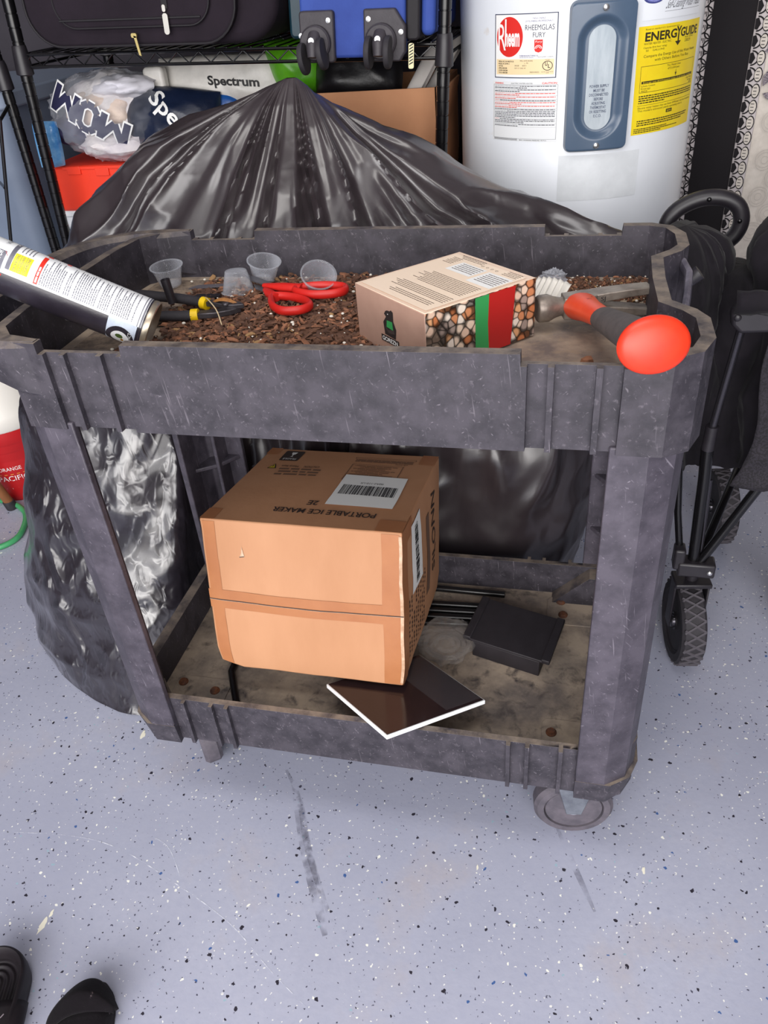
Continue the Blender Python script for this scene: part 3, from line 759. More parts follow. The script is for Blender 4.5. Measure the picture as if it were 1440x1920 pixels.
j.prism([(-.012, .259), (.006, .256), (.020, .249), (.034, .250), (.048, .254), (.040, .262), (.026, .263), (.010, .267), (-.010, .270)], zz-.001, zz+.006, 0)
j.lathe([(.005, zz+.004), (.005, zz+.008), (.003, zz+.009)], 14, 0, T(.022, .251, 0))
j.build('jaws', PJ, pl, bevel=.0012)
tb = MB(); Mt = T(-.062, .258, ZF+.024) @ Rm(-6, 'Y')
tb.lathe([(.0062, 0), (.0066, .034), (.0048, .034), (.0044, .004)], 18, 0, Mt, capt=True)
tag(tb.build('plastic_tube', BLACKP), 'short black plastic tube standing between the plier handles', 'tube')

# scissors
sc = thing('scissors', 'red handled scissors lying on the mulch with open steel blades', 'scissors', (.08, .30, ZF+.01))
RH = pm('red_handle', (206, 34, 26), (196, 30, 24), scale=30, rough=.45)
zs = ZF+.022
def loop(pts, r, z0, zt_):
    P = curve([(x, y, z0+zt_*k) for k, (x, y) in enumerate(pts)], 30, True); g = MB(); g.tube(P, r, 12, 0, True, flat=1.35); return g
g = loop([(.078, .290), (.088, .258), (.108, .238), (.132, .240), (.143, .256), (.130, .276), (.104, .290)], .0047, zs, .0)
g.tube([(.056, .318, zs), (.068, .303, zs), (.084, .286, zs)], [.004, .0075, .0075], 12, flat=.8)
g.build('handle', RH, sc)
g = loop([(.108, .300), (.135, .286), (.163, .288), (.180, .300), (.176, .316), (.150, .322), (.118, .316)], .0047, zs+.005, 0)
g.tube([(.050, .330, zs+.002), (.085, .316, zs+.004), (.116, .309, zs+.005)], [.004, .0085, .0085], 12, flat=.8)
g.build('handle', RH, sc)
BL = pm('scissor_steel', (120, 118, 124), (150, 148, 152), scale=30, rough=.3, metal=.8)
g = MB(); g.prism([(.070, .318), (.066, .334), (.030, .362), (-.004, .382), (.022, .350)], zs+.001, zs+.003); g.build('blade', BL, sc, bevel=.0006)
g = MB(); g.prism([(.074, .302), (.070, .318), (.050, .334), (.028, .345), (.038, .326)], zs-.003, zs-.001); g.build('blade', BL, sc, bevel=.0006)

# clear plastic cups
CUP = clear('clear_cup', a=.07, rough=.06, edge=.62)
cup = thing('portion_cup', 'clear plastic cup standing upright in the left rear tray corner', 'cup', (0, 0, 0), 'clear portion cups in the top tray')
c = MB()
c.lathe([(.0005, .0012), (.0155, .001), (.0165, .002), (.0240, .031), (.0262, .0316), (.0262, .0326), (.0238, .0326), (.0158, .003), (.0005, .0024)], 36, 0, None, capb=False, capt=False)
c.build('cup_body', CUP, cup)
cups = [cup]+[copy_tree(cup) for _ in range(3)]
for o, M_, l in zip(cups, (T(-.128, .385, ZF+.004) @ Rm(6, 'X'), T(.0, .352, ZF+.040) @ Rm(176, 'X'), T(.026, .392, ZF+.010) @ Rm(12, 'Y') @ Rm(8, 'X'), T(.128, .338, ZF+.016) @ Rm(-10, 'Z') @ Rm(26, 'Y') @ Rm(24, 'X')),
        ('clear plastic cup standing upright in the left rear tray corner', 'clear plastic cup turned upside down like a dome at the scissor tip', 'clear plastic cup upright against the rear tray wall, right of the domed cup', 'clear plastic cup tipped on its side behind the red scissor handles')):
    o.matrix_world = M_; o['label'] = l
# small scraps
b = MB(); b.prism([(-.062, .312), (-.020, .322), (-.022, .334), (-.058, .330)], ZF+.0085, ZF+.0105); tag(b.build('plant_tag', BLACKP), 'flat black plastic strip on the mulch behind the pliers', 'plastic strip')
b = MB(); b.prism([(-.085, .357), (-.02, .372), (-.016, .381), (-.075, .372)], ZF+.0075, ZF+.0095); tag(b.build('plant_tag', pm('grey_plastic', (96, 92, 98), rough=.45)), 'flat grey plastic strip on the mulch left of the domed cup', 'plastic strip')
lf = MB(); lf.grid(14, 7, lambda u, v: V(-.004+.042*u, .262+.012*(v-.5)*math.sin(PI*min(max(u, .02), .98))-.004*u, ZF+.024+.007*math.sin(PI*u)-.03*abs(v-.5)*(.3)+.004*abs(v-.5)))
tag(lf.build('dry_leaf', pm('dry_leaf_brown', (164, 112, 56), (130, 84, 44), scale=60, rough=.7), solid=.0005), 'curled dry brown leaf lying on the plier jaws', 'leaf')
tw = MB().tube(curve([(-.012, .262, ZF+.030), (.0, .246, ZF+.033), (.022, .22, ZF+.028), (.036, .198, ZF+.017)], 12), .0008, 6)
tag(tw.build('straw', pm('pale_straw', (206, 186, 150), rough=.7)), 'thin pale straw lying across the pliers', 'straw')
pp = MB(); Mp = T(.455, .325, ZF+.016) @ Rm(-28, 'Z') @ Rm(32, 'X')
pp.grid(34, 10, lambda u, v: Mp @ V(-.024+.052*u, -.022+.044*v, .0016*math.sin(u*2*PI*6)+.006*math.sin(PI*u)*v))
tag(pp.build('pleated_paper', pm('pleated_white', (226, 222, 214), rough=.7), solid=.0005), 'scrap of white pleated paper behind the hammer head', 'paper scrap')
cr = MB(); cr.ball((.462, .372, ZF+.020), (.018, .014, .013), 30, 20, 0, None, lambda d: 1+.35*fbm(d*4, 4))
tag(cr.build('crumpled_wrap', clear('crinkle_wrap', a=.2, rough=.12, edge=.9), ang=20), 'small crumpled ball of clear wrap behind the pleated paper', 'plastic wrap')

# ------------------------------------------------------------------ things on the lower shelf
KRAFT = pm('kraft_board', (188, 138, 102), (178, 128, 92), scale=6, rough=.7, bump=.12, bscale=120, stretch=(1, 1, .3))
TAPE = pm('brown_tape', (172, 114, 74), (164, 106, 68), scale=14, rough=.35, spec=.5)
KINK = pm('kraft_ink', (52, 38, 34), rough=.7); KINK2 = pm('kraft_grey_ink', (110, 82, 66), rough=.7)
KDARK = pm('kraft_slot', (70, 58, 54), rough=.9); KEDGE = pm('kraft_worn_edge', (206, 178, 152), (176, 140, 112), scale=60, rough=.8)
bx_w, bx_d, bx_h = .3126, .3134, .2647
Mx_ = T(-.0364, .0913, .2875) @ Rm(-.25, 'Z') @ Rm(-10.93, 'X')
bxr = thing('ice_maker_box', 'brown taped cardboard carton on the lower cart shelf, barcode label on top', 'cardboard box', (.1, .27, .228))
c = MB(); c.box((bx_w/2, bx_d/2, bx_h/2), (bx_w, bx_d, bx_h), 0, Mx_)
carton = MB()
def bulge(u, v): return math.sin(PI*u)*math.sin(PI*v)
n_ = 14
def dent(p):
    # slightly puffed, crushed corners
    x, y, z = p.x/bx_w, p.y/bx_d, p.z/bx_h
    q = Vector(p)
    k = .006
    if abs(y) < 1e-6: q.y -= k*bulge(x, z)*(.7+.6*fbm((x*3, z*3, 1), 2))
    if abs(x-1) < 1e-6: q.x += .004*bulge(y, z)
    if abs(x) < 1e-6: q.x -= .004*bulge(y, z)
    if abs(z-1) < 1e-6: q.z += .003*bulge(x, y)
    # left and lower corners eaten away a little
    cz = max(0, .14-z)/.14
    q.x += bx_w*.02*cz*max(0, .2-x)/.2-bx_w*.012*cz*max(0, x-.85)/.15
    q.z += .010*max(0, .12-x)/.12*max(0, .1-z)/.1
    if x < .06: q.x += .008*(1-abs(z-.5)*2)**2*0
    q += V(fbm((x*5, y*5, z*5), 3), fbm((x*5, y*5, z*5+9), 3), 0)*.0012
    return q
cb = bmesh.new()
bmesh.ops.create_cube(cb, size=1)
bmesh.ops.subdivide_edges(cb, edges=cb.edges, cuts=n_, use_grid_fill=True)
vs = [Mx_ @ dent(V((v.co.x+.5)*bx_w, (v.co.y+.5)*bx_d, (v.co.z+.5)*bx_h)) for v in cb.verts]
carton.add(vs, [[v.index for v in f.verts] for f in cb.faces], 0); cb.free()
cbody = carton.build('carton', [KRAFT], bxr, ang=30, bevel=.002)
def fr(u, v, l):
    return Mx_ @ (dent(V(u*bx_w, 0, v*bx_h))-V(0, .0006+l, 0))
def tp(u, v, l):     # read from behind
    return Mx_ @ (dent(V((1-u)*bx_w, (1-v)*bx_d, bx_h))+V(0, 0, .0006+l))
def rt(u, v, l):
    return Mx_ @ (dent(V(bx_w, u*bx_d, v*bx_h))+V(.0006+l, 0, 0))
lb = Label(.06)
lb.rect(.0, .42, 1, .545, 0, 1); lb.rect(.0, .475, 1, .4815, 1, 3); lb.rect(0, .4735, 1, .475, 2, 3)
lb.rect(.012, .01, .075, .99, 0, 1); lb.rect(.90, .01, .988, .99, 0, 1)
lb.rect(.985, .02, 1.0, .98, 2, 2)
lb.poly([(.19, .775), (.215, .78), (.205, .845), (.200, .80)], 2, 2); lb.poly([(.19, .772), (.214, .778), (.213, .783), (.19, .777)], 1, 3)
lb.build('packing_tape', [TAPE, KDARK, KEDGE], cbody, fr, .0003)
TPM = [TAPE, WHITE, KINK, KINK2, BLACKINK, pm('hazard_yellow', (196, 172, 40), rough=.6)]
for q in ((.0, .88, .13, 1), (.93, .0, 1, .1), (0, 0, .09, .14), (.93, .88, 1, 1)):
    Label(.06).rect(*q, 0, 1).build('packing_tape', TPM, cbody, tp, .0003)
st_ = Label(.06)
st_.rect(.10, .37, .44, .76, 0, 3)
for i in range(42):
    x = .125+.29*i/42; st_.rect(x, .51, x+.29/42*st_.rnd.choice([.35, .55, .8]), .63, 1, 4)
st_.text('00A2-110-US', .27, .465, .022, 1, 4, w=.12, al='c')
st_.build('barcode_sticker', [WHITE, BLACKINK], cbody, tp, .0003)
lb = Label(.06)
lb.text('PORTABLE ICE MAKER', .16, .825, .05, 2, 2, w=.52, bold=.02); lb.text('2E', .475, .73, .05, 2, 2, w=.055, bold=.02)
lb.build('product_name', TPM, cbody, tp, .0003)
lb = Label(.08)
lb.border(.16, .20, .45, .44, .004, 3, 1)
for i in range(9): lb.words(.19+.03*(i % 3), .43-.03*(i % 2), .22+.022*i, .008, 3, 1, wl=(2, 9))
lb.border(.11, .085, .46, .11, .003, 3, 1)
for i in range(3): lb.words(.12, .45, .12+.014*i, .008, 3, 1, wl=(2, 9))
lb.text('CAUTION', .145, .165, .016, 2, 1, w=.07)
lb.build('notice_print', TPM, cbody, tp, .0003)
lb = Label(.08)
lb.text('CAUTION:', .62, .27, .030, 2, 1, w=.09); lb.text('Heavy Item', .74, .27, .030, 2, 1, w=.10)
for i in range(3): lb.words(.60, .84, .315+.04*i, .020, 3, 1, wl=(1.5, 4))
lb.poly([(.86, .325), (.915, .325), (.8875, .255)], 4, 1); lb.poly([(.868, .32), (.907, .32), (.8875, .268)], 5, 2); lb.rect(.8855, .283, .8895, .308, 4, 3)
lb.build('caution_print', TPM, cbody, tp, .0003)
lb = Label(.08)
lb.poly(rrect(.115, .16, .012, 4, .835, .12), 2, 1)
lb.text('FRAGILE', .835, .162, .024, 1, 2, w=.08, al='c')
lb.poly([(.818, .065), (.852, .065), (.846, .098), (.8375, .106), (.8375, .135), (.847, .14), (.823, .14), (.8325, .135), (.8325, .106), (.824, .098)], 1, 2)
lb.build('fragile_mark', TPM, cbody, tp, .0003)
lb = Label(.08)
lb.rect(0, .9, .2, 1, 0, 1); lb.rect(0, 0, .09, 1, 0, 1)
st_ = Label(.06)
st_.rect(.18, .50, .40, .94, 0, 2)
for i in range(26):
    y = .53+.38*i/26; st_.rect(.255, y, .325, y+.38/26*st_.rnd.choice([.4, .6, .8]), 1, 3)
st_.build('barcode_sticker', [WHITE, BLACKINK], cbody, rt, .0003)
for i in range(8):
    for y0 in (.12, .26, .40):
        if i in (2,) and y0 > .3: continue
        y = y0
        for k in range(4): lb.rect(.10+.05*i, y+.03*k, .118+.05*i, y+.03*k+.018*lb.rnd.uniform(.6, 1.1), 2, 1)
lb.text('SILONN', .80, .30, .115, 2, 1, w=.56, rot=90, slant=.2, bold=.005)
lb.rect(.54, .25, .62, .80, 3, 1)
lb.build('side_print', [TAPE, WHITE, KINK, KINK2], cbody, rt, .0003)

# black rods
ROD = pm('black_rod', (17, 16, 18), rough=.28)
for (a, b), l in (((( -.05, .405), (.402, .400)), 'black rod nearest the rear wall of the lower shelf, lying alone'),
                  (((-.06, .340), (.372, .362)), 'black rod in the bundle behind the clear coil, rearmost of four'),
                  (((-.06, .322), (.368, .345)), 'black rod in the bundle behind the clear coil, second from the back'),
                  (((-.06, .304), (.352, .328)), 'black rod in the bundle behind the clear coil, third from the back'),
                  (((-.06, .286), (.345, .311)), 'black rod in the bundle behind the clear coil, frontmost of four')):
    z = ZS+.0066
    a, b = V(*a, z), V(*b, z); d = (b-a).normalized()
    g = MB(); g.tube([a, a+d*.0005, b-d*.0005, b], [.0048, .0062, .0062, .0048], 14)
    tag(g.build('metal_rod', ROD), l, 'rod', 'black rods on the lower shelf')
g = MB(); g.tube([(-.012, .072, ZS+.0066), (-.030, .105, ZS+.0066), (-.046, .135, ZS+.0066), (-.052, .27, ZS+.0066)], .0062, 14)
tag(g.build('metal_rod', ROD), 'black rod sticking out from under the front left of the carton', 'rod', 'black rods on the lower shelf')

# flat-topped black bracket
br = thing('plastic_bracket', 'flat black plastic bracket with raised end ribs on the right of the lower shelf', 'bracket', (.43, .28, ZS))
BRK = pm('bracket_black', (34, 30, 35), (40, 36, 41), scale=40, rough=.6)
c0 = V(.366, .352, 0); ex_ = V(.148, -.043, 0); ey_ = V(-.022, -.106, 0)
Lx, Ly = ex_.length, ey_.length
Mk = frame(c0, ex_, ey_); Mk.translation = V(c0.x, c0.y, ZS)
Mk = Matrix((ex_.normalized(), ey_.normalized(), V(0, 0, 1))).transposed().to_4x4(); Mk.translation = V(c0.x, c0.y, ZS)
g = MB(); g.box((Lx/2, Ly/2, .0365), (Lx, Ly, .005), 0, Mk); g.build('top_plate', BRK, br, bevel=.0012)
for x in (.007, Lx-.007):
    g = MB(); g.box((x, Ly/2, .0385), (.014, Ly, .008), 0, Mk); g.build('end_rib', BRK, br, bevel=.0015)
g = MB(); g.box((Lx/2, Ly/2+.002, .017), (Lx-.034, Ly-.006, .034), 0, Mk); g.build('base', BRK, br, bevel=.0015)

# coil of clear tube in a bag
cl = thing('clear_bag', 'crumpled clear plastic bag with coiled clear tubing beside the carton', 'plastic bag', (.315, .25, ZS))
CLB = clear('clear_bag_film', a=.07, rough=.05, edge=.5, col=(170, 164, 160))
g = MB()
g.grid(60, 34, lambda u, v: V(.314+.052*math.cos(2*PI*u)*math.sin(PI*v)*(1+.14*fbm((math.cos(2*PI*u)*2, math.sin(2*PI*u)*2, v), 3)), .246+.052*math.sin(2*PI*u)*math.sin(PI*v)*(1+.14*fbm((math.cos(2*PI*u)*2, math.sin(2*PI*u)*2, v+4), 3)),
      ZS+.024-.020*math.cos(PI*v)+(.005*fbm((math.cos(2*PI*u)*3, math.sin(2*PI*u)*3, v*6), 4)+.007*(.5-abs(noise.noise(V(math.cos(2*PI*u)*3.5, math.sin(2*PI*u)*3.5, v*5)))*2))*math.sin(PI*v)), 0, True)
g.build('film', CLB, cl, ang=60, recalc=False)
g = MB()
g.tube([V(.314+(.012+.03*t)*math.cos(t*2*PI*3.2), .246+(.012+.03*t)*math.sin(t*2*PI*3.2), ZS+.016+.010*math.sin(t*9)*.4) for t in [i/90 for i in range(91)]], .0036, 8)
g.build('coiled_tube', clear('clear_tube', a=.03, rough=.06, edge=.32, col=(190, 182, 178)), cl)

# glossy black panel with white edge, tipped on the front rim
pt = thing('framed_panel', 'glossy black panel with a white edge, tipped over the lower front rim under the carton', 'panel', (.26, .1, ZS))
Fp, Rp, Lp = V(.271, -.0188, .3005), V(.4008, .0879, .2791), V(.1492, .0813, .2804)
e1, e2 = Rp-Fp, Lp-Fp
nrm = e1.cross(e2).normalized()
if nrm.z < 0: nrm = -nrm
def tl(u, v, l): return Fp+e1*u+e2*v+nrm*l
def slab(u0, v0, u1, v1, a, b): 
    g = MB(); P = [(u0, v0), (u1, v0), (u1, v1), (u0, v1)]
    return g.add([tl(u, v, a) for u, v in P]+[tl(u, v, b) for u, v in P], [(3, 2, 1, 0), (4, 5, 6, 7), (0, 1, 5, 4), (1, 2, 6, 5), (2, 3, 7, 6), (3, 0, 4, 7)])
slab(0, 0, 1, 1, -.0070, 0).build('edge_frame', pm('white_edge', (232, 234, 236), rough=.45), pt, bevel=.0008)
slab(.012, .012, .988, .988, 0, .0009).build('panel_face', pm('panel_gloss', (34, 24, 26), (44, 32, 34), scale=7, rough=.14), pt)
g = MB(); g.grid(18, 12, lambda u, v: tl(.62+.36*u, .04+.9*v, .0016+.0014*abs(fbm((u*4, v*4, 1), 3))))
g.build('sheen_film', clear('panel_sheen', a=.008, rough=.12, edge=.10), pt, recalc=False)  # sheet added to paint the lighter reflection on the panel's right part

# ------------------------------------------------------------------ black plastic cover behind the cart
def film_mat(name, c, rough, b1, b2, s1=26, s2=95, coat=.2):
    m = pm(name, c, tuple(x+6 for x in c), scale=9, rough=rough, spec=.7, coat=coat)
    m.node_tree.nodes['Principled BSDF'].inputs['Coat Roughness'].default_value = .18
    nt = m.node_tree; N = nt.nodes; L = nt.links; b = N['Principled BSDF']
    tc = N.new('ShaderNodeTexCoord'); last = None
    for sc, st, d in ((s1, b1, .034), (s2, b2, .010)):
        n = N.new('ShaderNodeTexNoise'); n.inputs['Scale'].default_value = sc; n.inputs['Detail'].default_value = 3; n.inputs['Distortion'].default_value = .8
        n.noise_type = 'RIDGED_MULTIFRACTAL' if hasattr(n, 'noise_type') else n.noise_type
        mp = N.new('ShaderNodeMapping'); mp.inputs['Scale'].default_value = (1, 1, .55); mp.inputs['Rotation'].default_value = (.3, .5, .2)
        L.new(tc.outputs['Object'], mp.inputs['Vector']); L.new(mp.outputs['Vector'], n.inputs['Vector'])
        bp = N.new('ShaderNodeBump'); bp.inputs['Strength'].default_value = st; bp.inputs['Distance'].default_value = d
        L.new(n.outputs['Fac'], bp.inputs['Height'])
        if last: L.new(last.outputs['Normal'], bp.inputs['Normal'])
        last = bp
    L.new(last.outputs['Normal'], b.inputs['Normal']); return m
BAG = film_mat('black_film', (46, 39, 42), .32, .16, .10, 5, 30, .3)
BAGS = film_mat('black_film_crinkled', (36, 32, 38), .24, .9, .6, 13, 46, .9)
LV = [ # z, then 12 points: front-left, lobe front, lobe right, inner corner, front mid, front right, right, back right, back mid, back left, left back, left mid
 (0.0, [(-.645, .37), (-.48, .235), (-.285, .20), (-.20, .44), (.08, .474), (.42, .50), (.51, .74), (.42, .87), (0, .9), (-.45, .89), (-.67, .77), (-.70, .56)]),
 (.10, [(-.65, .38), (-.49, .25), (-.26, .245), (-.20, .45), (.08, .480), (.42, .505), (.53, .73), (.43, .87), (0, .9), (-.45, .89), (-.67, .77), (-.70, .56)]),
 (.25, [(-.61, .41), (-.47, .30), (-.245, .315), (-.20, .46), (.08, .50), (.44, .525), (.545, .73), (.45, .87), (0, .9), (-.43, .89), (-.64, .77), (-.668, .58)]),
 (.45, [(-.56, .45), (-.45, .38), (-.24, .41), (-.19, .48), (.08, .535), (.46, .56), (.555, .72), (.46, .87), (0, .9), (-.42, .88), (-.60, .76), (-.635, .58)]),
 (.62, [(-.52, .50), (-.43, .47), (-.26, .475), (-.19, .50), (.08, .565), (.46, .59), (.56, .72), (.46, .86), (0, .9), (-.42, .88), (-.56, .76), (-.59, .60)]),
 (.74, [(-.48, .56), (-.41, .52), (-.30, .50), (-.18, .51), (.08, .57), (.44, .61), (.56, .72), (.46, .85), (0, .89), (-.40, .88), (-.53, .78), (-.545, .66)]),
 (.79, [(-.46, .60), (-.39, .57), (-.29, .54), (-.16, .54), (.08, .58), (.42, .64), (.555, .73), (.44, .83), (0, .88), (-.38, .87), (-.49, .80), (-.505, .70)]),
 (.85, [(-.42, .63), (-.35, .61), (-.26, .59), (-.14, .58), (.07, .60), (.27, .68), (.378, .745), (.28, .82), (0, .87), (-.33, .86), (-.43, .80), (-.455, .71)]),
 (.93, [(-.35, .67), (-.29, .65), (-.21, .63), (-.11, .63), (.04, .65), (.16, .70), (.235, .75), (.16, .81), (0, .85), (-.27, .84), (-.36, .79), (-.378, .73)]),
 (.97, [(-.29, .69), (-.24, .67), (-.17, .66), (-.09, .66), (.02, .68), (.09, .71), (.13, .75), (.08, .79), (0, .83), (-.22, .82), (-.30, .79), (-.318, .74)]),
 (1.022, [(-.11, .72), (-.09, .71), (-.07, .705), (-.04, .705), (0, .715), (.03, .73), (.042, .75), (.02, .77), (0, .79), (-.07, .79), (-.11, .77), (-.122, .745)]),
 (1.058, [(-.020, .748), (-.018, .746), (-.016, .745), (-.012, .745), (-.006, .746), (-.004, .748), (-.003, .75), (-.005, .752), (-.01, .755), (-.015, .755), (-.019, .753), (-.021, .75)])]
def cover_pt(u, v):
    t = v*(len(LV)-1); i = min(int(t), len(LV)-2); f = t-i
    z = LV[i][0]*(1-f)+LV[i+1][0]*f
    a = V(*crom(LV[i][1], u, True), 0); b = V(*crom(LV[i+1][1], u, True), 0)
    p = a.lerp(b, f); p.z = z; return p
PEAK = V(-.012, .75, 1.06)
def cover(u, v):
    p = cover_pt(u, v)
    q = cover_pt((u+.004) % 1, v); t = (q-p); n = V(t.y, -t.x, 0)
    n = n.normalized() if n.length > 1e-9 else V(0, -1, 0)
    d = (p-PEAK).length; ang = math.atan2(p.y-PEAK.y-.02, p.x-PEAK.x)
    # pleats that run down from the peak, then broad diagonal creases, then fine crumple
    w = fbm((ang*2.4, d*1.3, 1.7), 3)
    rid = lambda x, y, z: 1-2*abs(noise.noise(V(x, y, z)))
    ple = .6-abs(noise.noise(V(ang*6+w*1.1, d*1.6, .4)))*2.2
    cre = rid(p.x*4.2+p.z*3.1, p.y*4+1, p.z*4.6-p.x*2.2)
    cr2 = rid(p.x*6.5-p.z*5.1, p.y*6+3, p.z*5.2+p.x*3.4)
    fine = rid(p.x*13+p.z*8, p.y*13+7, p.z*12-p.x*7)
    am = min(1, d*5)*(.010+.013*min(1, d*1.6))
    if p.z < .05: am *= .4+p.z*12
    low = smooth((.55-p.z)/.3)
    flat_ = .35+.65*smooth((p.x+.42+.25*(p.z-.8))/.28)
    k = am*(ple*flat_*(1-.65*low)*1.9+(cre*.9+cr2*.7)*(.6-.1*low)+fine*(.10+.14*low)-.35)
    # keep clear of the cart
    near = smooth((.66-p.y)/.1)*smooth((p.x+.32)/.08)
    k = min(k*(1-.15*near)-.004*near, .012 if near > .5 and p.z < .3 else 1)
    p = p+n*k+V(0, 0, k*.25 if p.z > .05 else 0)
    p.z = max(p.z, .002); return p
g = MB(); g.grid(420, 240, cover, 0, True, None, lambda c: 1 if (c.x < -.2 and c.z < .56) else 0)
cv = g.build('plastic_cover', [BAG, BAGS], None, ang=70, recalc=False)
tag(cv, 'huge black plastic sheet draped in a peak behind the cart', 'plastic sheet')

# ------------------------------------------------------------------ wire racks
def RK(x, y, z): return V(x+.062*(z-1.06), y, z-.033*(x+.24)) if z > .2 else V(x+.062*(z-1.06), y, z)
def pole(mb, x, y, z0, z1, lean=.062):
    P, R = [], []
    z = z0
    while z < z1-.001:
        for dz, r in ((0, .0127), (.0226, .0127), (.0232, .0112), (.0248, .0112), (.0254, .0127)):
            P.append(V(x+lean*(z+dz-1.06), y, z+dz)); R.append(r)
        z += .0254
    mb.tube(P, R, 16)
def wire_shelf(mb, x0, x1, y0, y1, z):
    for y in (y0, y1):
        for dz in (0, -.023): mb.tube([RK(x0, y, z+dz), RK(x1, y, z+dz)], .0032, 8)
        n = int((x1-x0)/.024)
        mb.tube([RK(x0+(x1-x0)*i/n, y, z-(.0015 if i % 2 else .0215)) for i in range(n+1)], .0019, 6)
    for x in (x0, x1):
        for dz in (0, -.023): mb.tube([RK(x, y0, z+dz), RK(x, y1, z+dz)], .0032, 8)
    n = int((x1-x0)/.026)
    for i in range(1, n): x = x0+(x1-x0)*i/n; mb.tube([RK(x, y0, z+.003), RK(x, y1, z+.003)], .0016, 5)
rack = thing('wire_rack', 'black wire shelving rack behind the cart holding the suitcases', 'shelving rack', (-.24, 1.18, 0))
for x in (-.70, .217):
    for y in (1.0, 1.36):
        g = MB(); pole(g, x, y, .012, 1.72); p_ = g.build('pole', BLACKG, rack, ang=25)
        g = MB(); q = RK(x, y, 1.086)
        g.tube([q+V(-.0022, 0, -.036), q+V(-.002, 0, -.034), q+V(0, 0, .0), q+V(.001, 0, .018), q+V(.001, 0, .02)], [.0155, .0185, .0168, .0150, .014], 18)
        g.build('collar', BLACKP, p_)
for z, nm in ((1.088, 'shelf'), (.413, 'shelf')):
    g = MB(); wire_shelf(g, -.70 if z > 1 else -.70, .217, 1.0, 1.36, z); g.build(nm, BLACKG, rack)
rk2 = thing('wire_rack', 'second black wire rack at the far left edge, beside the grey bin', 'shelving rack', (-.95, 1.1, 0))
for y in (1.08, .66):
    pass
g = MB(); pole(g, -.817, 1.08, .012, 1.5, .0); g.build('pole', BLACKG, rk2, ang=25)
g = MB(); pole(g, -1.6, 1.08, .012, 1.5, .0); g.build('pole', BLACKG, rk2, ang=25)
g = MB(); g.tube([(-.817, 1.08, 1.03), (-.817, 1.08, 1.032), (-.817, 1.08, 1.08), (-.817, 1.08, 1.09)], [.0155, .0185, .0165, .014], 18); g.build('collar', BLACKP, rk2)
g = MB()
for dz in (1.085, 1.062): g.tube([(-1.6, 1.08, dz), (-.817, 1.08, dz)], .0032, 8)
g.tube([(-1.6+.783*i/32, 1.08, 1.0835-(.0 if i % 2 else .020)) for i in range(33)], .0019, 6)
g.build('shelf', BLACKG, rk2)
g = MB(); g.tube([(-.80, 1.0, .98), (-.875, 1.0, .72), (-.952, 1.0, .45), (-.94, 1.07, .43), (-.83, 1.08, .43)], .0042, 8); g.tube([(-.845, 1.0, .835), (-.90, 1.06, .835)], .0036, 8)
g.tube([(-.80, 1.0, .98), (-.817, 1.07, 1.0)], .0042, 8)
g.build('brace_rod', BLACKG, rk2)

# ------------------------------------------------------------------ luggage on the top shelf
XZ = Matrix(((1, 0, 0, 0), (0, 0, 1, 0), (0, 1, 0, 0), (0, 0, 0, 1)))       # poly (x, z) extruded along y
def sk(mb):
    mb.v = [V(p.x+.062*(p.z-1.1), p.y, p.z-.033*(p.x+.24)) for p in mb.v]; return mb
sc1 = thing('suitcase', 'large black fabric suitcase lying on the rack shelf, silver zipper pull on its front pocket', 'suitcase', (-.38, 1.14, 1.098))
def rr(x0, x1, z0, z1, r, n=8): return rrect(x1-x0, z1-z0, r, n, (x0+x1)/2, (z0+z1)/2)
Zs = 1.099
g = MB(); g.prism(rr(-.652, -.108, Zs, Zs+.36, .075), .985, 1.33, 0, XZ); sk(g).build('body', SUITFAB, sc1, bevel=.02, seg=4)
g = MB(); g.prism(rr(-.640, -.185, Zs+.004, Zs+.35, .070), .966, .99, 0, XZ); f_ = sk(g).build('front_panel', SUITFAB, sc1, bevel=.006, seg=3)
g = MB(); P = rr(-.640, -.185, Zs+.004, Zs+.35, .070); g.tube([(x, .966, z) for x, z in P], .0024, 8, 0, True); sk(g).build('piping', SUITDK, f_)
g = MB(); g.prism(rr(-.570, -.235, Zs+.036, Zs+.33, .045), .958, .968, 0, XZ); k_ = sk(g).build('pocket', SUITFAB, sc1, bevel=.004, seg=3)
g = MB(); P = rr(-.570, -.235, Zs+.036, Zs+.33, .045); g.tube([(x, .959, z) for x, z in P], .0018, 6, 0, True)
g.tube([(-.562, .957, Zs+.050), (-.255, .957, Zs+.050)], .0022, 6); sk(g).build('pocket_seam', SUITDK, k_)
g = MB(); g.box((-.327, .9565, Zs+.16), (.012, .003, .19)); sk(g).build('zipper', SUITDK, k_)
PULL = pm('nickel_pull', (205, 200, 190), rough=.3, metal=.9)
g = MB(); g.prism(rrect(.011, .036, .005, 4, -.326, Zs+.040), .949, .952, 0, XZ); g.prism(rrect(.007, .012, .003, 4, -.327, Zs+.066), .950, .955, 0, XZ); sk(g).build('zipper_pull', PULL, k_)
g = MB(); g.prism([(-.396, Zs-.012), (-.391, Zs-.014), (-.396, Zs+.020), (-.402, Zs+.022)], .952, .954, 0, XZ); g.prism(rrect(.012, .008, .003, 4, -.401, Zs+.022), .952, .957, 0, XZ)
sk(g).build('zipper_pull', pm('brass_pull', (200, 180, 120), rough=.35, metal=.9), k_)
BLUEF = pm('blue_fabric', (38, 62, 138), (46, 72, 150), scale=10, rough=.75, bump=.35, bscale=300, bdist=.0006)
sc2 = thing('suitcase', 'blue fabric suitcase standing on the rack shelf with black spinner wheels facing out', 'suitcase', (.06, 1.12, 1.07))
Zb = 1.072
g = MB(); g.prism(rr(-.055, .150, Zb+.024, Zb+.42, .02), .984, 1.32, 0, XZ); sk(g).build('body', BLUEF, sc2, bevel=.008, seg=3)
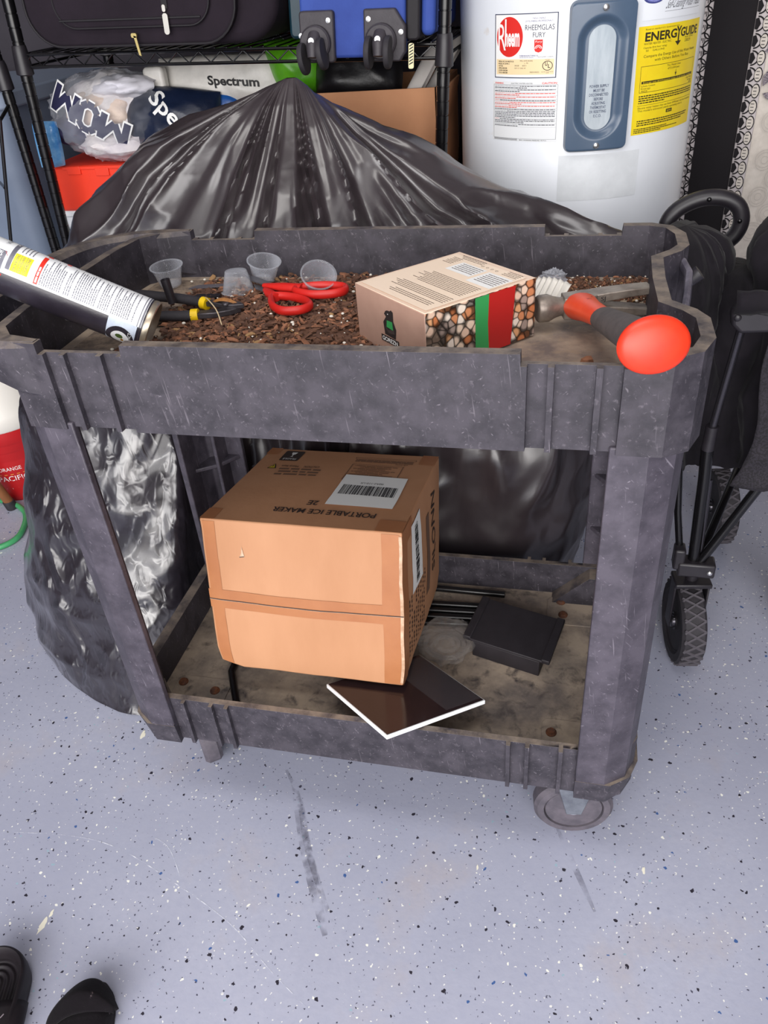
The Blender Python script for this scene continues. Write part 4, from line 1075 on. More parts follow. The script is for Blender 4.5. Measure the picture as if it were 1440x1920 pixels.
g = MB(); g.prism(rr(-.055, .150, Zb, Zb+.42, .012), .962, .990, 0, XZ); sk(g).build('base_panel', BLUEF, sc2, bevel=.006, seg=3)
g = MB(); g.prism(rr(.150, .176, Zb+.026, Zb+.42, .008), .968, 1.31, 0, XZ); sk(g).build('gusset', SUITDK, sc2, bevel=.004)
g = MB(); g.prism(rr(.176, .203, Zb+.032, Zb+.24, .012), .980, 1.26, 0, XZ); sk(g).build('front_pocket', BLUEF, sc2, bevel=.010, seg=3)
HOUS = pm('wheel_housing', (50, 46, 52), (58, 54, 60), scale=40, rough=.55, bump=.2, bscale=200)
for hx, s in ((-.0195, -1), (.1085, 1)):
    P = rr(hx-.034, hx+.034, Zb-.006, Zb+.080, .006, 3) if s < 0 else [(hx-.036, Zb-.006), (hx+.034, Zb-.006), (hx+.044, Zb+.010), (hx+.044, Zb+.052), (hx+.024, Zb+.080), (hx-.036, Zb+.080)]
    g = MB(); g.prism(P, .950, .966, 0, XZ); hs = sk(g).build('wheel_housing', HOUS, sc2, bevel=.003)
    g = MB(); c = V(hx-.002, 0, Zb+.028)
    g.lathe([(.027, .938), (.030, .941), (.030, .951)], 28, 0, XZ @ T(c.x, c.z, 0)); g.tube([(c.x, .944, c.z+.012), (c.x, .926, c.z-.004), (c.x, .922, c.z-.022)], [.013, .013, .010], 14)
    fk = sk(g).build('caster_fork', HOUS, hs)
    g = MB(); g.lathe([(.0055, .917), (.006, .920), (.006, .930)], 16, 0, XZ @ T(c.x, c.z+.006, 0)); sk(g).build('axle_cap', BRIGHT, hs)
    for q in (-1, 1):
        Mw = T(c.x+q*.0185, .924, c.z-.016-(.008 if (s < 0 and q < 0) else 0)) @ Rm(-10 if s < 0 else 0, 'Y') @ Rm(90, 'Y')
        g = MB(); g.lathe([(.010, -.0045), (.020, -.0055), (.026, -.0048), (.0275, -.002), (.0275, .002), (.026, .0048), (.020, .0055), (.010, .0045)], 32, 0, Mw); sk(g).build('wheel', RUBBER, hs)
    for dx, dz in (((.024, .064), (-.031, .040)) if s < 0 else ((-.026, .064), (.036, .042))):
        g = MB(); g.lathe([(.0012, .9475), (.0045, .948), (.0045, .952)], 14, 0, XZ @ T(hx+dx, Zb+dz, 0)); sk(g).build('rivet', BRIGHT, hs)
g = MB(); g.prism(rrect(.010, .042, .003, 4, .163, Zb+.002), .955, .958, 0, XZ); zp = sk(g).build('zipper_pull', pm('cream_pull', (222, 214, 170), rough=.5), sc2)
lb = Label()
for i in range(7): lb.poly([(.1592, Zb-.013+.005*i), (.1668, Zb-.009+.005*i), (.1668, Zb-.0068+.005*i), (.1592, Zb-.0108+.005*i)], 0, 1)
lb.build('stripe_print', [BLACKINK], zp, lambda u, v, l: V(u+.062*(v-1.1), .9548-l, v-.033*(u+.24)))
g = MB(); g.prism(rr(-.100, -.062, 1.100, 1.45, .012), 1.03, 1.33, 0, XZ)
tag(sk(g).build('storage_case', pm('dark_teal', (16, 40, 52), (22, 58, 70), scale=6, rough=.4), bevel=.006), 'narrow dark teal case standing between the black and blue suitcases', 'case')

# ------------------------------------------------------------------ bags and boxes below the shelf
def pillow(c, a, b, t, amp=.012, sc=9, n=34, seed=0, e=.55):
    c, a, b = Vector(c), Vector(a), Vector(b); nn = a.cross(b).normalized()
    if nn.y > 0: nn = -nn
    def P(u, v, s):
        h = max(0, (1-abs(u)**3)*(1-abs(v)**3))**e
        p = c+a*u*(1-.06*v*v)+b*v*(1-.06*u*u)
        f = fbm((p.x*sc+seed, p.y*sc, p.z*sc), 4); r = 1-2*abs(noise.noise(V(p.x*sc*1.7+p.z*sc, p.y*sc+seed, p.z*sc*1.6)))
        return p+nn*(s*h*t+(f*.6+r*.6)*amp*(h if h > .05 else .05))
    g = MB()
    for s in (1, -1): g.grid(n, n, lambda u, v: P(u*2-1, v*2-1, s))
    return g, P
def vinyl(name, c, c2=None, rough=.35): return pm(name, c, c2 or tuple(int(x*.9) for x in c), scale=12, rough=rough, bump=.25, bscale=60, bdist=.003)
# cooler
ck = thing('cooler', 'red lidded white cooler box under the clear bag of clothes', 'cooler', (-.52, 1.2, .432))
REDL = pm('cooler_red', (238, 62, 34), (230, 56, 30), scale=8, rough=.45)
g = MB(); g.prism(rrect(.48, .23, .03, 5, -.525, 1.205), .432, .748, 0, None, rrect(.50, .25, .03, 5, -.525, 1.205)); g.build('body', pm('cooler_white', (228, 230, 232), rough=.45), ck, bevel=.004)
g = MB(); g.prism(rrect(.515, .262, .03, 5, -.525, 1.205), .745, .760, 0); g.build('rim', pm('cooler_white', (228, 230, 232)), ck, bevel=.004)
g = MB(); g.prism(rrect(.51, .258, .03, 5, -.525, 1.205), .760, .862, 0, None, rrect(.50, .25, .03, 5, -.525, 1.205)); ld = g.build('lid', REDL, ck, bevel=.006)
g = MB()
g.box((-.55, 1.0795, .858), (.36, .005, .007))
for i in range(5): g.box((-.70+.075*i, 1.078, .853-.004*(i % 2)), (.036, .006, .018))
g.build('hinge_tabs', REDL, ld, bevel=.001)
for i, o_ in enumerate((0,)):
    g = MB(); g.box((-.745, 1.079, .64), (.012, .006, .18)); g.box((-.72, 1.079, .60), (.004, .006, .26)); g.build('handle_track', pm('cooler_white', (228, 230, 232)), ck, bevel=.001)
# clear bag of clothes
cb = thing('clothes_bag', 'clear plastic bag of white and navy clothing with navy letters, on the red cooler lid', 'bag of clothes', (-.6, 1.17, .866))
WCL = pm('white_cloth', (222, 216, 214), (198, 192, 198), scale=9, rough=.85, bump=.5, bscale=22, bdist=.01)
NCL = pm('navy_cloth', (46, 42, 84), (34, 32, 62), scale=9, rough=.85, bump=.4, bscale=24, bdist=.01)
CRC = pm('cream_cloth', (226, 206, 190), (210, 188, 174), scale=9, rough=.85, bump=.4, bscale=24, bdist=.01)
def lump(name, m, c, r, seed, k=.22):
    g = MB(); g.ball(c, r, 34, 22, 0, None, lambda d: 1+k*fbm((d.x*2+seed, d.y*2, d.z*2), 4)); return g.build(name, m, cb, ang=60)
lump('white_shirt', WCL, (-.60, 1.165, .962), (.115, .085, .082), 1)
lump('white_towel', WCL, (-.585, 1.130, .905), (.105, .07, .038), 5)
lump('navy_shirt', NCL, (-.690, 1.125, .935), (.050, .050, .035), 2)
lump('navy_shirt', NCL, (-.500, 1.150, .955), (.050, .055, .045), 3)
lump('cream_shirt', CRC, (-.615, 1.118, .972), (.085, .045, .046), 4, .12)
lump('clear_sleeve', pm('sleeve_cloth', (214, 212, 220), rough=.6), (-.545, 1.13, 1.020), (.072, .05, .024), 7)
wl_ = Label(.012)
def stroke(p, q, w, mi, ly):
    p, q = V(*p, 0), V(*q, 0); t = (q-p).normalized(); n = V(-t.y, t.x, 0)*w/2; m_ = 4
    for i in range(m_):
        a, b = p.lerp(q, i/m_), p.lerp(q, (i+1)/m_); wl_.poly([(a+n).xy, (b+n).xy, (b-n).xy, (a-n).xy], mi, ly)
for w, mi, ly, e in ((.0215, 1, 1, .004), (.015, 0, 2, 0)):
    for ox in (-.060, .060):
        for p, q in (((-.026, -e), (-.026, .058+e)), ((.026, -e), (.026, .058+e)), ((-.026, .054), (0, .012)), ((.026, .054), (0, .012))): stroke((ox+p[0], p[1]), (ox+q[0], q[1]), w, mi, ly)
    o_ = [(-.019, .012), (-.019, .046), (-.008, .0565), (.008, .0565), (.019, .046), (.019, .012), (.008, .0015), (-.008, .0015)]
    for i in range(8): stroke(o_[i], o_[(i+1) % 8], w, mi, ly)
cR, sR = math.cos(math.radians(180-31)), math.sin(math.radians(180-31))
def shirt(u, v, l):
    v -= .03; x, z = u*cR-v*sR, u*sR+v*cR
    X, Z = -.612+x, .968+z
    k = 1-(x/.13)**2*.45-(z/.09)**2*.4
    return V(X, 1.118-.058*k-.006-l*4, Z)
wl_.build('lettering', [pm('navy_print', (32, 32, 66), rough=.6), WHITE], cb, shirt)
g = MB(); g.ball((-.6, 1.15, .958), (.148, .105, .092), 70, 44, 0, None, lambda d: 1+.10*fbm((d.x*3, d.y*3, d.z*3), 4)+.07*(1-2*abs(noise.noise(d*5))))
g.build('film', clear('bag_film', a=.05, rough=.1, edge=.6), cb, ang=60)
# printed delivery bags
WBAG = vinyl('white_mailer', (222, 218, 212)); NBAG = vinyl('navy_mailer', (22, 32, 56), (16, 24, 44), .3)
g, P = pillow((-.335, 1.20, 1.012), (.150, .0, -.002), (-.012, .012, .052), .035, .008, 9, 40, 1)
wb = thing('shipping_bag', 'white plastic shipping bag with black lettering under the shelf', 'shipping bag', (-.335, 1.2, .95))
g.build('bag', WBAG, wb, ang=60)
lb = Label(); lb.text('Spectrum', 0, 0, .0185, 0, 1, w=.118, slant=.1, bold=.03)
lb.build('lettering', [BLACKINK], wb, lambda u, v, l: P(-.12+u/.150, -.28+v/.052+.25*(u/.118-.5)*-.5, 1)+V(0, -.0015-l, 0))
g, P = pillow((-.44, 1.125, .948), (.115, .0, -.012), (.01, .03, .062), .035, .010, 9, 40, 5)
nb = thing('shipping_bag', 'navy plastic shipping bag with white lettering right of the clothes bag', 'shipping bag', (-.44, 1.13, .87))
g.build('bag', NBAG, nb, ang=60)
lb = Label(); lb.text('Spect', 0, 0, .032, 0, 1, w=.135, bold=.02, slant=.1)
c4, s4 = math.cos(math.radians(-36)), math.sin(math.radians(-36))
lb.build('lettering', [WHITE], nb, lambda u, v, l: P((-.030+u*c4-v*s4-.016)/.115, (.026+u*s4+v*c4)/.062, 1)+V(0, -.0018-l, 0))
g = MB(); g.prism(rrect(.05, .05, .01, 4, -.475, 1.028), 1.14, 1.17, 0, XZ); g.build('folded_flap', WBAG, nb, bevel=.008, seg=3)
g, P = pillow((-.35, 1.165, .962), (.062, 0, -.012), (.006, .012, .036), .02, .006, 10, 20, 9)
tag(g.build('blue_pouch', vinyl('blue_vinyl', (24, 84, 160)), ang=60), 'small bright blue plastic pouch between the white and navy shipping bags', 'pouch')
g, P = pillow((-.150, 1.21, 1.03), (.065, .01, 0), (-.01, .0, .055), .05, .012, 8, 30, 3, .9)
tag(g.build('green_bag', vinyl('lime_vinyl', (96, 172, 30), (76, 150, 24)), ang=45), 'lime green plastic bag under the shelf left of the suitcase wheels', 'bag')
g, P = pillow((-.735, 1.06, .915), (.028, .01, .0), (.004, .0, .05), .014, .010, 12, 20, 4)
tag(g.build('snack_bag', vinyl('blue_white_film', (120, 170, 206), (40, 110, 180), .2), ang=60), 'small blue and white plastic packet tucked beside the rack pole', 'packet')
# cardboard box with loose sheets and a black bag in it
kb = thing('moving_box', 'open brown cardboard box under the shelf behind the rack pole', 'cardboard box', (.03, 1.25, .432))
KB = pm('kraft_plain', (198, 142, 102), (188, 132, 94), scale=7, rough=.75, bump=.15, bscale=100)
x0, x1, y0, y1 = -.13, .183, 1.10, 1.385
g = MB()
for d in (y0, y1): g.box(((x0+x1)/2, d, .71), (x1-x0, .006, .556))
for x in (x0, x1): g.box((x, (y0+y1)/2, .71), (.006, y1-y0+.006, .556))
g.box(((x0+x1)/2, (y0+y1)/2, .436), (x1-x0, y1-y0, .006))
kbb = g.build('walls', KB, kb)
g = MB(); Mf = T(.200, 1.10, .985) @ Rm(12, 'Y'); g.box((0, .10, -.13), (.005, .22, .26), 0, Mf); g.build('flap', KB, kb, bevel=.001)
sh = pm('grey_white_sheet', (214, 208, 202), (196, 190, 186), scale=9, rough=.6)
for i, (o, L_, tw) in enumerate((((.118, 1.13, .955), (.050, .055, .085), .020), ((.145, 1.22, .955), (.055, .045, .085), .016))):
    g = MB(); a = Vector(L_)
    g.grid(24, 10, lambda u, v: V(*o)+a*v*1.15+V(tw*math.cos(u*4.2+.6), .02*u, tw*math.sin(u*4.2+.6)))
    tag(g.build('rolled_sheet', sh, None, solid=.001), ('curled white sheet sticking out of the cardboard box, front one', 'curled white sheet sticking out of the cardboard box, rear one')[i], 'paper sheet')
g, P = pillow((-.005, 1.19, 1.005), (.10, .0, 0), (.0, .02, .05), .05, .008, 8, 26, 8)
tag(g.build('black_bag', vinyl('black_vinyl', (18, 16, 19)), ang=60), 'black plastic bag in the cardboard box below the blue suitcase', 'bag')
# grey bin, bucket, dowel and hose on the left
BIN = pm('bin_grey_blue', (112, 124, 144), (104, 116, 136), scale=4, rough=.5)
gb_ = thing('storage_bin', 'tall grey blue plastic bin behind the left rack poles', 'storage bin', (-1.08, 1.38, 0))
g = MB(); g.prism(rrect(.37, .46, .04, 5, -1.085, 1.37), .0, .99, 0, None, rrect(.43, .52, .05, 5, -1.085, 1.37)); g.build('body', BIN, gb_)
g = MB(); g.prism(rrect(.455, .545, .05, 5, -1.085, 1.37), .985, 1.022); g.build('rim', pm('bin_rim', (140, 152, 172), rough=.5), gb_, bevel=.005)
bk = thing('drink_cooler', 'round red cooler with white lid at the left edge behind the cart', 'drink cooler', (-1.08, .975, 0))
Mb_ = T(-1.08, .975, 0)
REDB = pm('bucket_red', (188, 30, 34), (178, 26, 30), scale=6, rough=.4)
g = MB(); g.lathe([(.100, .0), (.104, .01), (.128, .14), (.1285, .145), (.131, .150), (.133, .168), (.1345, .172), (.1365, .176), (.138, .194), (.1395, .198), (.1415, .202), (.143, .232), (.143, .24)], 48, 0, Mb_); bb = g.build('body', REDB, bk)
g = MB(); g.lathe([(.146, .238), (.149, .242), (.149, .275), (.146, .282), (.138, .30), (.130, .345), (.112, .385), (.05, .40), (.002, .402)], 48, 0, Mb_, capt=False); g.build('lid', pm('cooler_lid_white', (226, 222, 214), rough=.4), bk)
lb = Label(.02); lb.text('ORANGE', .02, .112, .013, 0, 1, w=.06, al='c'); lb.rect(-.05, .098, .075, .100, 1, 1); lb.text('PACIFIC', .02, .076, .018, 0, 1, w=.085, al='c'); lb.rect(-.05, .02, .075, .05, 0, 1)
lb.build('lettering', [WHITE, pm('cooler_gold', (220, 160, 60))], bb, lambda u, v, l: Mb_ @ V((.1005+.19*v+.001+l)*math.sin(u/.12+.3), -(.1005+.19*v+.001+l)*math.cos(u/.12+.3), v))
wd = thing('wooden_stake', 'wooden rod with black rubber tip leaning in front of the red cooler', 'wooden rod', (-1.045, .845, 0))
g = MB(); g.tube([(-1.045, .84, .014), (-1.06, .79, .24), (-1.09, .76, .32)], .0135, 16); g.build('rod', pm('turned_wood', (150, 98, 58), (128, 80, 46), scale=30, rough=.5, stretch=(1, 1, .15)), wd)
g = MB(); g.tube([(-1.0445, .842, .0015), (-1.045, .841, .004), (-1.0462, .836, .028), (-1.0462, .836, .029)], [.0150, .0165, .0160, .0138], 16); g.build('rubber_tip', RUBBER, wd)
HOSE = pm('green_hose', (78, 168, 110), (64, 150, 96), scale=20, rough=.4)
g = MB(); g.tube(curve([(-1.35, .80, .0085), (-1.18, .86, .0085), (-1.06, .855, .0085), (-.985, .815, .0085), (-.945, .75, .0085), (-.935, .69, .0085), (-.975, .645, .0085), (-1.08, .62, .0085), (-1.3, .62, .0085)], 60), .0078, 10)
tag(g.build('garden_hose', HOSE), 'green garden hose looping on the floor at the left edge', 'hose')

# ------------------------------------------------------------------ water heater
HC, HR = V(.464, 1.2, 0), .24
wh = thing('water_heater', 'tall white cylindrical water heater with rating stickers behind the cart', 'water heater', (.464, 1.2, 0))
HW = pm('heater_enamel', (226, 230, 236), (220, 224, 230), scale=3, rough=.28, c3=(196, 176, 150), s3=14, lo3=.66, hi3=.86)
g = MB(); g.lathe([(HR-.01, .03), (HR-.004, .035), (HR, .05), (HR, 1.50), (HR-.01, 1.515), (.05, 1.53)], 96, 0, T(*HC)); tank = g.build('tank', HW, wh)
for k in range(3):
    a = 2*PI*k/3+.3; MB().box((HC.x+.17*math.cos(a), HC.y+.17*math.sin(a), .018), (.05, .05, .036)).build('foot', BLACKP, wh)
def hm_(s, z, l):
    a = s/HR; r = HR+.0004+l
    return V(HC.x+r*math.sin(a), HC.y-r*math.cos(a), z)
def lab(x0, z0, w, h, lean=0):
    return lambda u, v, l: hm_(x0+u*w+lean*(v-.5)*h, z0+v*h, l*1.0)
NAVY = pm('label_navy', (52, 58, 84), rough=.5)
# rating plate, unit square artwork
lb = Label(.1)
lb.rect(0, 0, 1, 1, 0, 1); lb.border(0, 0, 1, 1, .014, 1, 2)
lb.disc(.262, .645, .225, .31, 2, 2, 48)
lb.text('R', .065, .44, .43, 0, 3, w=.14); lb.text('heem', .19, .51, .29, 0, 3, w=.245, bold=.03); lb.rect(.186, .52, .212, .92, 0, 3)
lb.text('THE #1 CHOICE', .72, .91, .026, 3, 2, w=.19, al='c', slant=.2); lb.text('OF PLUMBING PROFESSIONALS', .72, .868, .026, 3, 2, w=.40, al='c', slant=.2)
lb.text('RHEEMGLAS', .52, .745, .085, 1, 2, w=.43); lb.text('FURY', .64, .635, .080, 1, 2, w=.185)
lb.poly([(.665, .60), (.79, .60), (.79, .46), (.775, .42), (.73, .40), (.68, .42), (.665, .46)], 2, 2)
for r0, r1 in ((.056, .046), (.034, .026)): lb.ring(.7275, .46, r1, r0, 0, 3, 0, 180)
lb.text('Fury', .73, .555, .03, 0, 3, w=.10, al='c', slant=.2)
lb.text('RHEEM MANUFACTURING CO.', .44, .345, .02, 3, 2, w=.29, bold=.02); lb.text('WATER HEATER DIVISION', .44, .318, .018, 3, 2, w=.22); lb.text('MONTGOMERY, ALABAMA', .95, .325, .018, 1, 2, w=.23, al='r')
lb.rect(.035, .055, .965, .30, 4, 2)
for i, t in enumerate(('SERIAL NO. RH 0402T0123', 'MODEL NO. 82V40 -2', 'WATTAGE', 'UPPER 4500/3380', 'LOWER 4500/3380', 'TOTAL 4500/3380')): lb.text(t, .075, .255-.036*i, .023, 5, 3, w=(.27, .20, .08, .155, .165, .165)[i], bold=.02)
for t, x, y, w in (('MFG. DATE 04/2002', .45, .265, .20), ('L - PH', .52, .228, .06), ('240/208', .36, .19, .075), ('60/1', .49, .19, .06), ('CAP. U.S. GALS. 40', .36, .15, .18), ('MADE IN MEXICO', .61, .085, .14)): lb.text(t, x, y, .022, 5, 3, w=w)
lb.ring(.87, .195, .066, .076, 5, 3); lb.text('U', .833, .195, .062, 5, 3, w=.036, bold=.02); lb.text('L', .876, .160, .060, 5, 3, w=.034, bold=.02)
lb.text('LISTED', .87, .281, .014, 5, 3, w=.07, al='c'); lb.text('ELECTRIC WATER HEATER', .87, .092, .013, 5, 3, w=.17, al='c'); lb.text('2698', .87, .075, .013, 5, 3, w=.04, al='c')
lb.build('rating_plate', [WHITE, NAVY, REDINK, BLUEINK, pm('plate_cream', (238, 214, 170), rough=.5), BLACKINK], tank, lab(-.1615, 1.0105, .130, .1045))
# warning sheet
lb = Label(.1)
WTW = pm('warning_white', (226, 228, 230), rough=.45)
lb.rect(0, 0, 1, 1, 0, 1); lb.border(.02, .04, .985, .945, .004, 2, 2)
lb.text('WARNING', .04, .955, .026, 3, 2, w=.15, bold=.03); lb.text('ELECTRIC WATER HEATER', .48, .957, .022, 1, 2, w=.32, al='c'); lb.text('CAUTION', .97, .957, .030, 3, 2, w=.20, al='r', bold=.03)
rows = [(1, 2), (1, 2), (3, 2), (3, 2), (1, 1), (3, 2), (3, 2), (1, 1), (1, 5), (1, 3), (1, 2)]
y = .915
heads = ['FOR SAFE INSTALLATION AND OPERATION', 'This appliance must be installed', 'FOR YOUR SAFETY: DO NOT store', 'CAUTION: Hotter water increases', 'WARNING', 'Turn power off before', 'CAUTION: This heater', '', 'NOTICE: Regardless', 'WARNING', 'CALIFORNIA PROPOSITION 65 WARNING:']
for k, (c, n) in enumerate(rows):
    for i in range(n):
        e = 1 if i < n-1 or n == 1 else lb.rnd.uniform(.35, .8)
        x = .04
        if i == 0 and heads[k]: w = .0115*len(heads[k]); lb.text(heads[k], .04, y, .015, 3 if heads[k] == 'WARNING' else c, 2, w=w); x = .05+w
        lb.words(x, .96, y, .0125, c, 2, e, (1.0, 4.5)); y -= .0262
    lb.rect(.02, y+.0185, .985, y+.0205, 2, 2); y -= .006
lb.text('MAX. WORKING PRESSURE 150 P.S.I.', .46, .012, .018, 1, 2, w=.40, bold=.02)
for i in range(3): lb.words(.03, .43, .008+.011*i, .006, 1, 2)
lb.build('warning_label', [WTW, pm('warn_ink', (70, 70, 76), rough=.6), GREYINK, pm('warn_red', (220, 76, 60), rough=.5)], tank, lab(-.1665, .9005, .1415, .1045))
# energy guide
lb = Label(.1); YW = pm('guide_yellow', (240, 216, 34), (236, 206, 30), scale=20, rough=.5)
lb.rect(0, 0, 1, 1, 0, 1)
lb.text('Based on standard U.S. Government tests', .08, .965, .014, 1, 2, w=.46)
lb.text('ENERG', .08, .868, .078, 1, 2, w=.43, bold=.03); lb.text('Y', .50, .868, .095, 1, 2, w=.085, bold=.03); lb.text('GUIDE', .575, .868, .078, 1, 2, w=.36, bold=.03)
lb.rect(.530, .825, .552, .90, 1, 2); lb.poly([(.492, .832), (.590, .832), (.541, .79)], 1, 2)
lb.text('WATER HEATER - ELECTRIC', .07, .835, .020, 1, 2, w=.36); lb.text('Capacity (first hour rating)', .07, .803, .017, 1, 2, w=.30); lb.text('50     GALLONS', .10, .775, .018, 1, 2, w=.24)
lb.text('Model  82V40-2', .66, .845, .016, 1, 2, w=.18); lb.text('228229', .66, .812, .026, 1, 2, w=.12)
lb.text('Compare the Energy Use of this Water Heater', .50, .722, .026, 1, 2, w=.84, al='c'); lb.text('with Others Before You Buy.', .50, .682, .026, 1, 2, w=.56, al='c')
lb.border(.06, .40, .95, .645, .004, 1, 2)
lb.text('This Model Uses', .52, .612, .020, 1, 2, w=.23, al='c'); lb.text('4773 kWh/year', .52, .583, .020, 1, 2, w=.20, al='c'); lb.poly([(.545, .545), (.575, .545), (.56, .51)], 1, 2); lb.rect(.557, .54, .563, .57, 1, 2)
lb.rect(.08, .482, .93, .506, 1, 2); lb.text('Energy use (kWh/year) range of all similar models', .50, .487, .013, 0, 3, w=.80, al='c')
for i, (t, u) in enumerate((('Uses Least', 'Uses Most'), ('Energy', 'Energy'), ('4622', '4879'))): lb.text(t, .08, .455-.024*i, .017, 1, 2, w=(.18, .12, .08)[i]); lb.text(u, .93, .455-.024*i, .017, 1, 2, w=(.14, .10, .06)[i], al='r')
for i, e in enumerate((1, 1, 1, .4)): lb.words(.06, .95, .362-.021*i, .011, 1, 2, e, (1, 4))
lb.rect(.05, .278, .96, .281, 1, 2)
for i, t in enumerate(('Electric water heaters that use fewer kWh/year cost less to operate.', "This model's estimated yearly operating cost is:")): lb.text(t, .06, .247-.027*i, .020, 1, 2, w=(.90, .70)[i])
lb.rect(.46, .172, .56, .205, 1, 2); lb.text('$392', .51, .181, .016, 0, 3, w=.07, al='c')
for i, e in enumerate((.95, .92, .8)): lb.words(.06, .95, .125-.021*i, .011, 1, 2, e, (1, 4))
for i, e in enumerate((.5, .72, .4)): lb.words(.03, .95, .050-.017*i, .009, 1, 2, e, (1, 4))
lb.build('energy_label', [YW, pm('guide_ink', (52, 44, 24), rough=.6)], tank, lab(.1160, .9010, .176, .180, -.02))
lb = Label(.1)
lb.rect(0, 0, 1, 1, 0, 1)
for r, c in ((.20, 3), (.15, 4), (.10, 3)): lb.ring(.14, .50, r*.45, r*.7, c, 2, 40, 320)
lb.text('EverKleen', .30, .52, .36, 1, 2, w=.66, bold=.02, slant=.12); lb.rect(.30, .455, .97, .465, 1, 2); lb.text('Self-Cleaning Water Heater', .30, .22, .20, 2, 2, w=.66, slant=.3); lb.rect(.30, .155, .97, .162, 2, 2)
lb.build('name_label', [pm('label_pale', (232, 236, 242), rough=.4), NAVY, GREYINK, BLUEINK, pm('swirl_lilac', (140, 146, 206), rough=.5)], tank, lab(.118, 1.0895, .160, .070, -.02))
lb = Label(.1); lb.rect(0, 0, 1, 1, 0, 1)
lb.build('faded_tape', [pm('heater_tape', (212, 216, 220), (222, 226, 230), scale=20, rough=.4)], tank, lab(-.02, .79, .16, .085))
# element access cover
PW, PH = .118, .250; CS, CZ = .0465, 1.0055
def stad(u, v, hw, hh):
    r = hw; y = max(0, abs(v)-(hh-r)); return math.hypot(u, y)-r
def cov(a, b):
    u, v = (a-.5)*PW, (b-.5)*PH
    du, dv = PW/2-abs(u), PH/2-abs(v)
    e = min(du, dv)
    h = .016*smooth(e/.005)
    d = stad(u, v, .041, .100)
    h -= .009*smooth((.003-d)/.016)
    return u, v, h
def round_(u, v):
    # pull the four corners in
    r = .014; x, y = abs(u)-(PW/2-r), abs(v)-(PH/2-r)
    if x > 0 and y > 0:
        k = max(x, y)/math.hypot(x, y); return (math.copysign(PW/2-r+x*k, u), math.copysign(PH/2-r+y*k, v))
    return u, v
g = MB()
def cvp(a, b):
    u, v, h = cov(a, b); u, v = round_(u, v); return hm_(CS+u-.014*(v/PH)*-1*.0, CZ+v, h-.0003)
g.grid(72, 130, cvp)
ac = g.build('access_cover', pm('cover_slate', (74, 92, 114), (68, 86, 108), scale=8, rough=.28), wh, ang=60)
g = MB(); P = []
for k in range(64):
    a = 2*PI*k/64; P.append((.0235*math.cos(a), .0235*math.sin(a)+math.copysign(.066, math.sin(a)) if abs(math.sin(a)) > 1e-6 else 0))
lb = Label(); lb.poly([(.0235*math.cos(2*PI*k/64), .0235*math.sin(2*PI*(k)/64)+(.062 if k < 32 else -.062)) for k in range(65)][:64], 0, 1)
for i, (t, w) in enumerate((('POWER SUPPLY', .034), ('MUST BE', .020), ('DISCONNECTED', .034), ('BEFORE', .016), ('ADJUSTING', .024), ('THERMOSTAT', .028), ('OR RESETTING', .030), ('E.C.O.', .014))): lb.text(t, 0, -.014-.0071*i, .0048, 1, 2, w=w, al='c', bold=.01)
lb.build('metal_insert', [pm('brushed_insert', (176, 184, 190), (150, 160, 168), scale=30, rough=.5, metal=.6, stretch=(1, 1, .2)), pm('insert_ink', (62, 72, 98), rough=.5)], ac, lambda u, v, l: hm_(CS+u, CZ+v, .0078+l))
for dz in (.112, -.112):
    g = MB(); c = hm_(CS, CZ+dz, .017); a = CS/HR; n = V(math.sin(a), -math.cos(a), 0)
    g.tube([c-n*.003, c+n*.0015, c+n*.003, c+n*.0034], [.0055, .0055, .004, .001], 16); g.build('cover_screw', BRIGHT, ac)

# ------------------------------------------------------------------ patterned textile right of the heater
tx = thing('patterned_textile', 'cream and black patterned textile with a broad black band, hanging right of the heater', 'textile', (.9, 1.5, 0))
def wav(x, z): return 1.50+.006*math.sin(x*26)+.004*math.sin(x*61+z*2)
XL = lambda z: -.045*(1.08-z)*0
BT = pm('textile_black', (20, 16, 20), rough=.9)
CR = pm('textile_cream', (214, 206, 196), (204, 196, 186), scale=60, rough=.9, bump=.4, bscale=160, bdist=.001)
BRD = pm('textile_border', (196, 188, 188), rough=.9)
def panel(name, x0, x1, m, dy=0):
    g = MB(); g.grid(int((x1-x0)*120)+3, 30, lambda u, v: V(x0+(x1-x0)*u, wav(x0+(x1-x0)*u, 0)+dy, .003+1.75*v)); return g.build(name, m, tx, solid=.003)
panel('black_band', .752, .868, BT)
b1 = panel('border_strip', .722, .756, BRD, -.004); b2 = panel('border_strip', .850, .884, BRD, -.004)
fld = panel('cream_field', .866, 1.5, CR, .004)
tf = lambda x0, z0: (lambda u, v, l: V(x0+u, wav(x0+u, 0)-.0075-l, z0+v))
lb = Label()
for i in range(46):
    z = .46+.026*i
    lb.ring(.017+(.004 if i % 2 else -.004), z, .0125, .0150, 0, 1, 0, 360, 14); lb.ring(.0, z, .010, .013, 0, 1, -90, 90, 8); lb.ring(.034, z+.013, .010, .013, 0, 1, 90, 270, 8)
    for k in range(5): lb.rect(.010+.0035*k, z-.006+.0025*(k % 3), .0115+.0035*k, z+.004, 0, 1)
lb.build('border_print', [BT], b1, tf(.722, 0))
lb = Label()
for i in range(26):
    z = .42+.034*i
    lb.ring(.004, z, .013, .016, 0, 1, -90, 90, 10); lb.disc(.024, z, .009, .016, 0, 1, 12); lb.disc(.0235, z, .0075, .0135, 1, 2, 12)
    lb.poly([(0, z-.010), (.006, z-.012), (.012, z), (.006, z+.012), (0, z+.010)], 0, 1)
    for k in range(3): lb.rect(.019, z-.008+.007*k, .026, z-.0065+.007*k, 0, 3)
lb.build('border_print', [BT, CR], b2, tf(.850, 0))
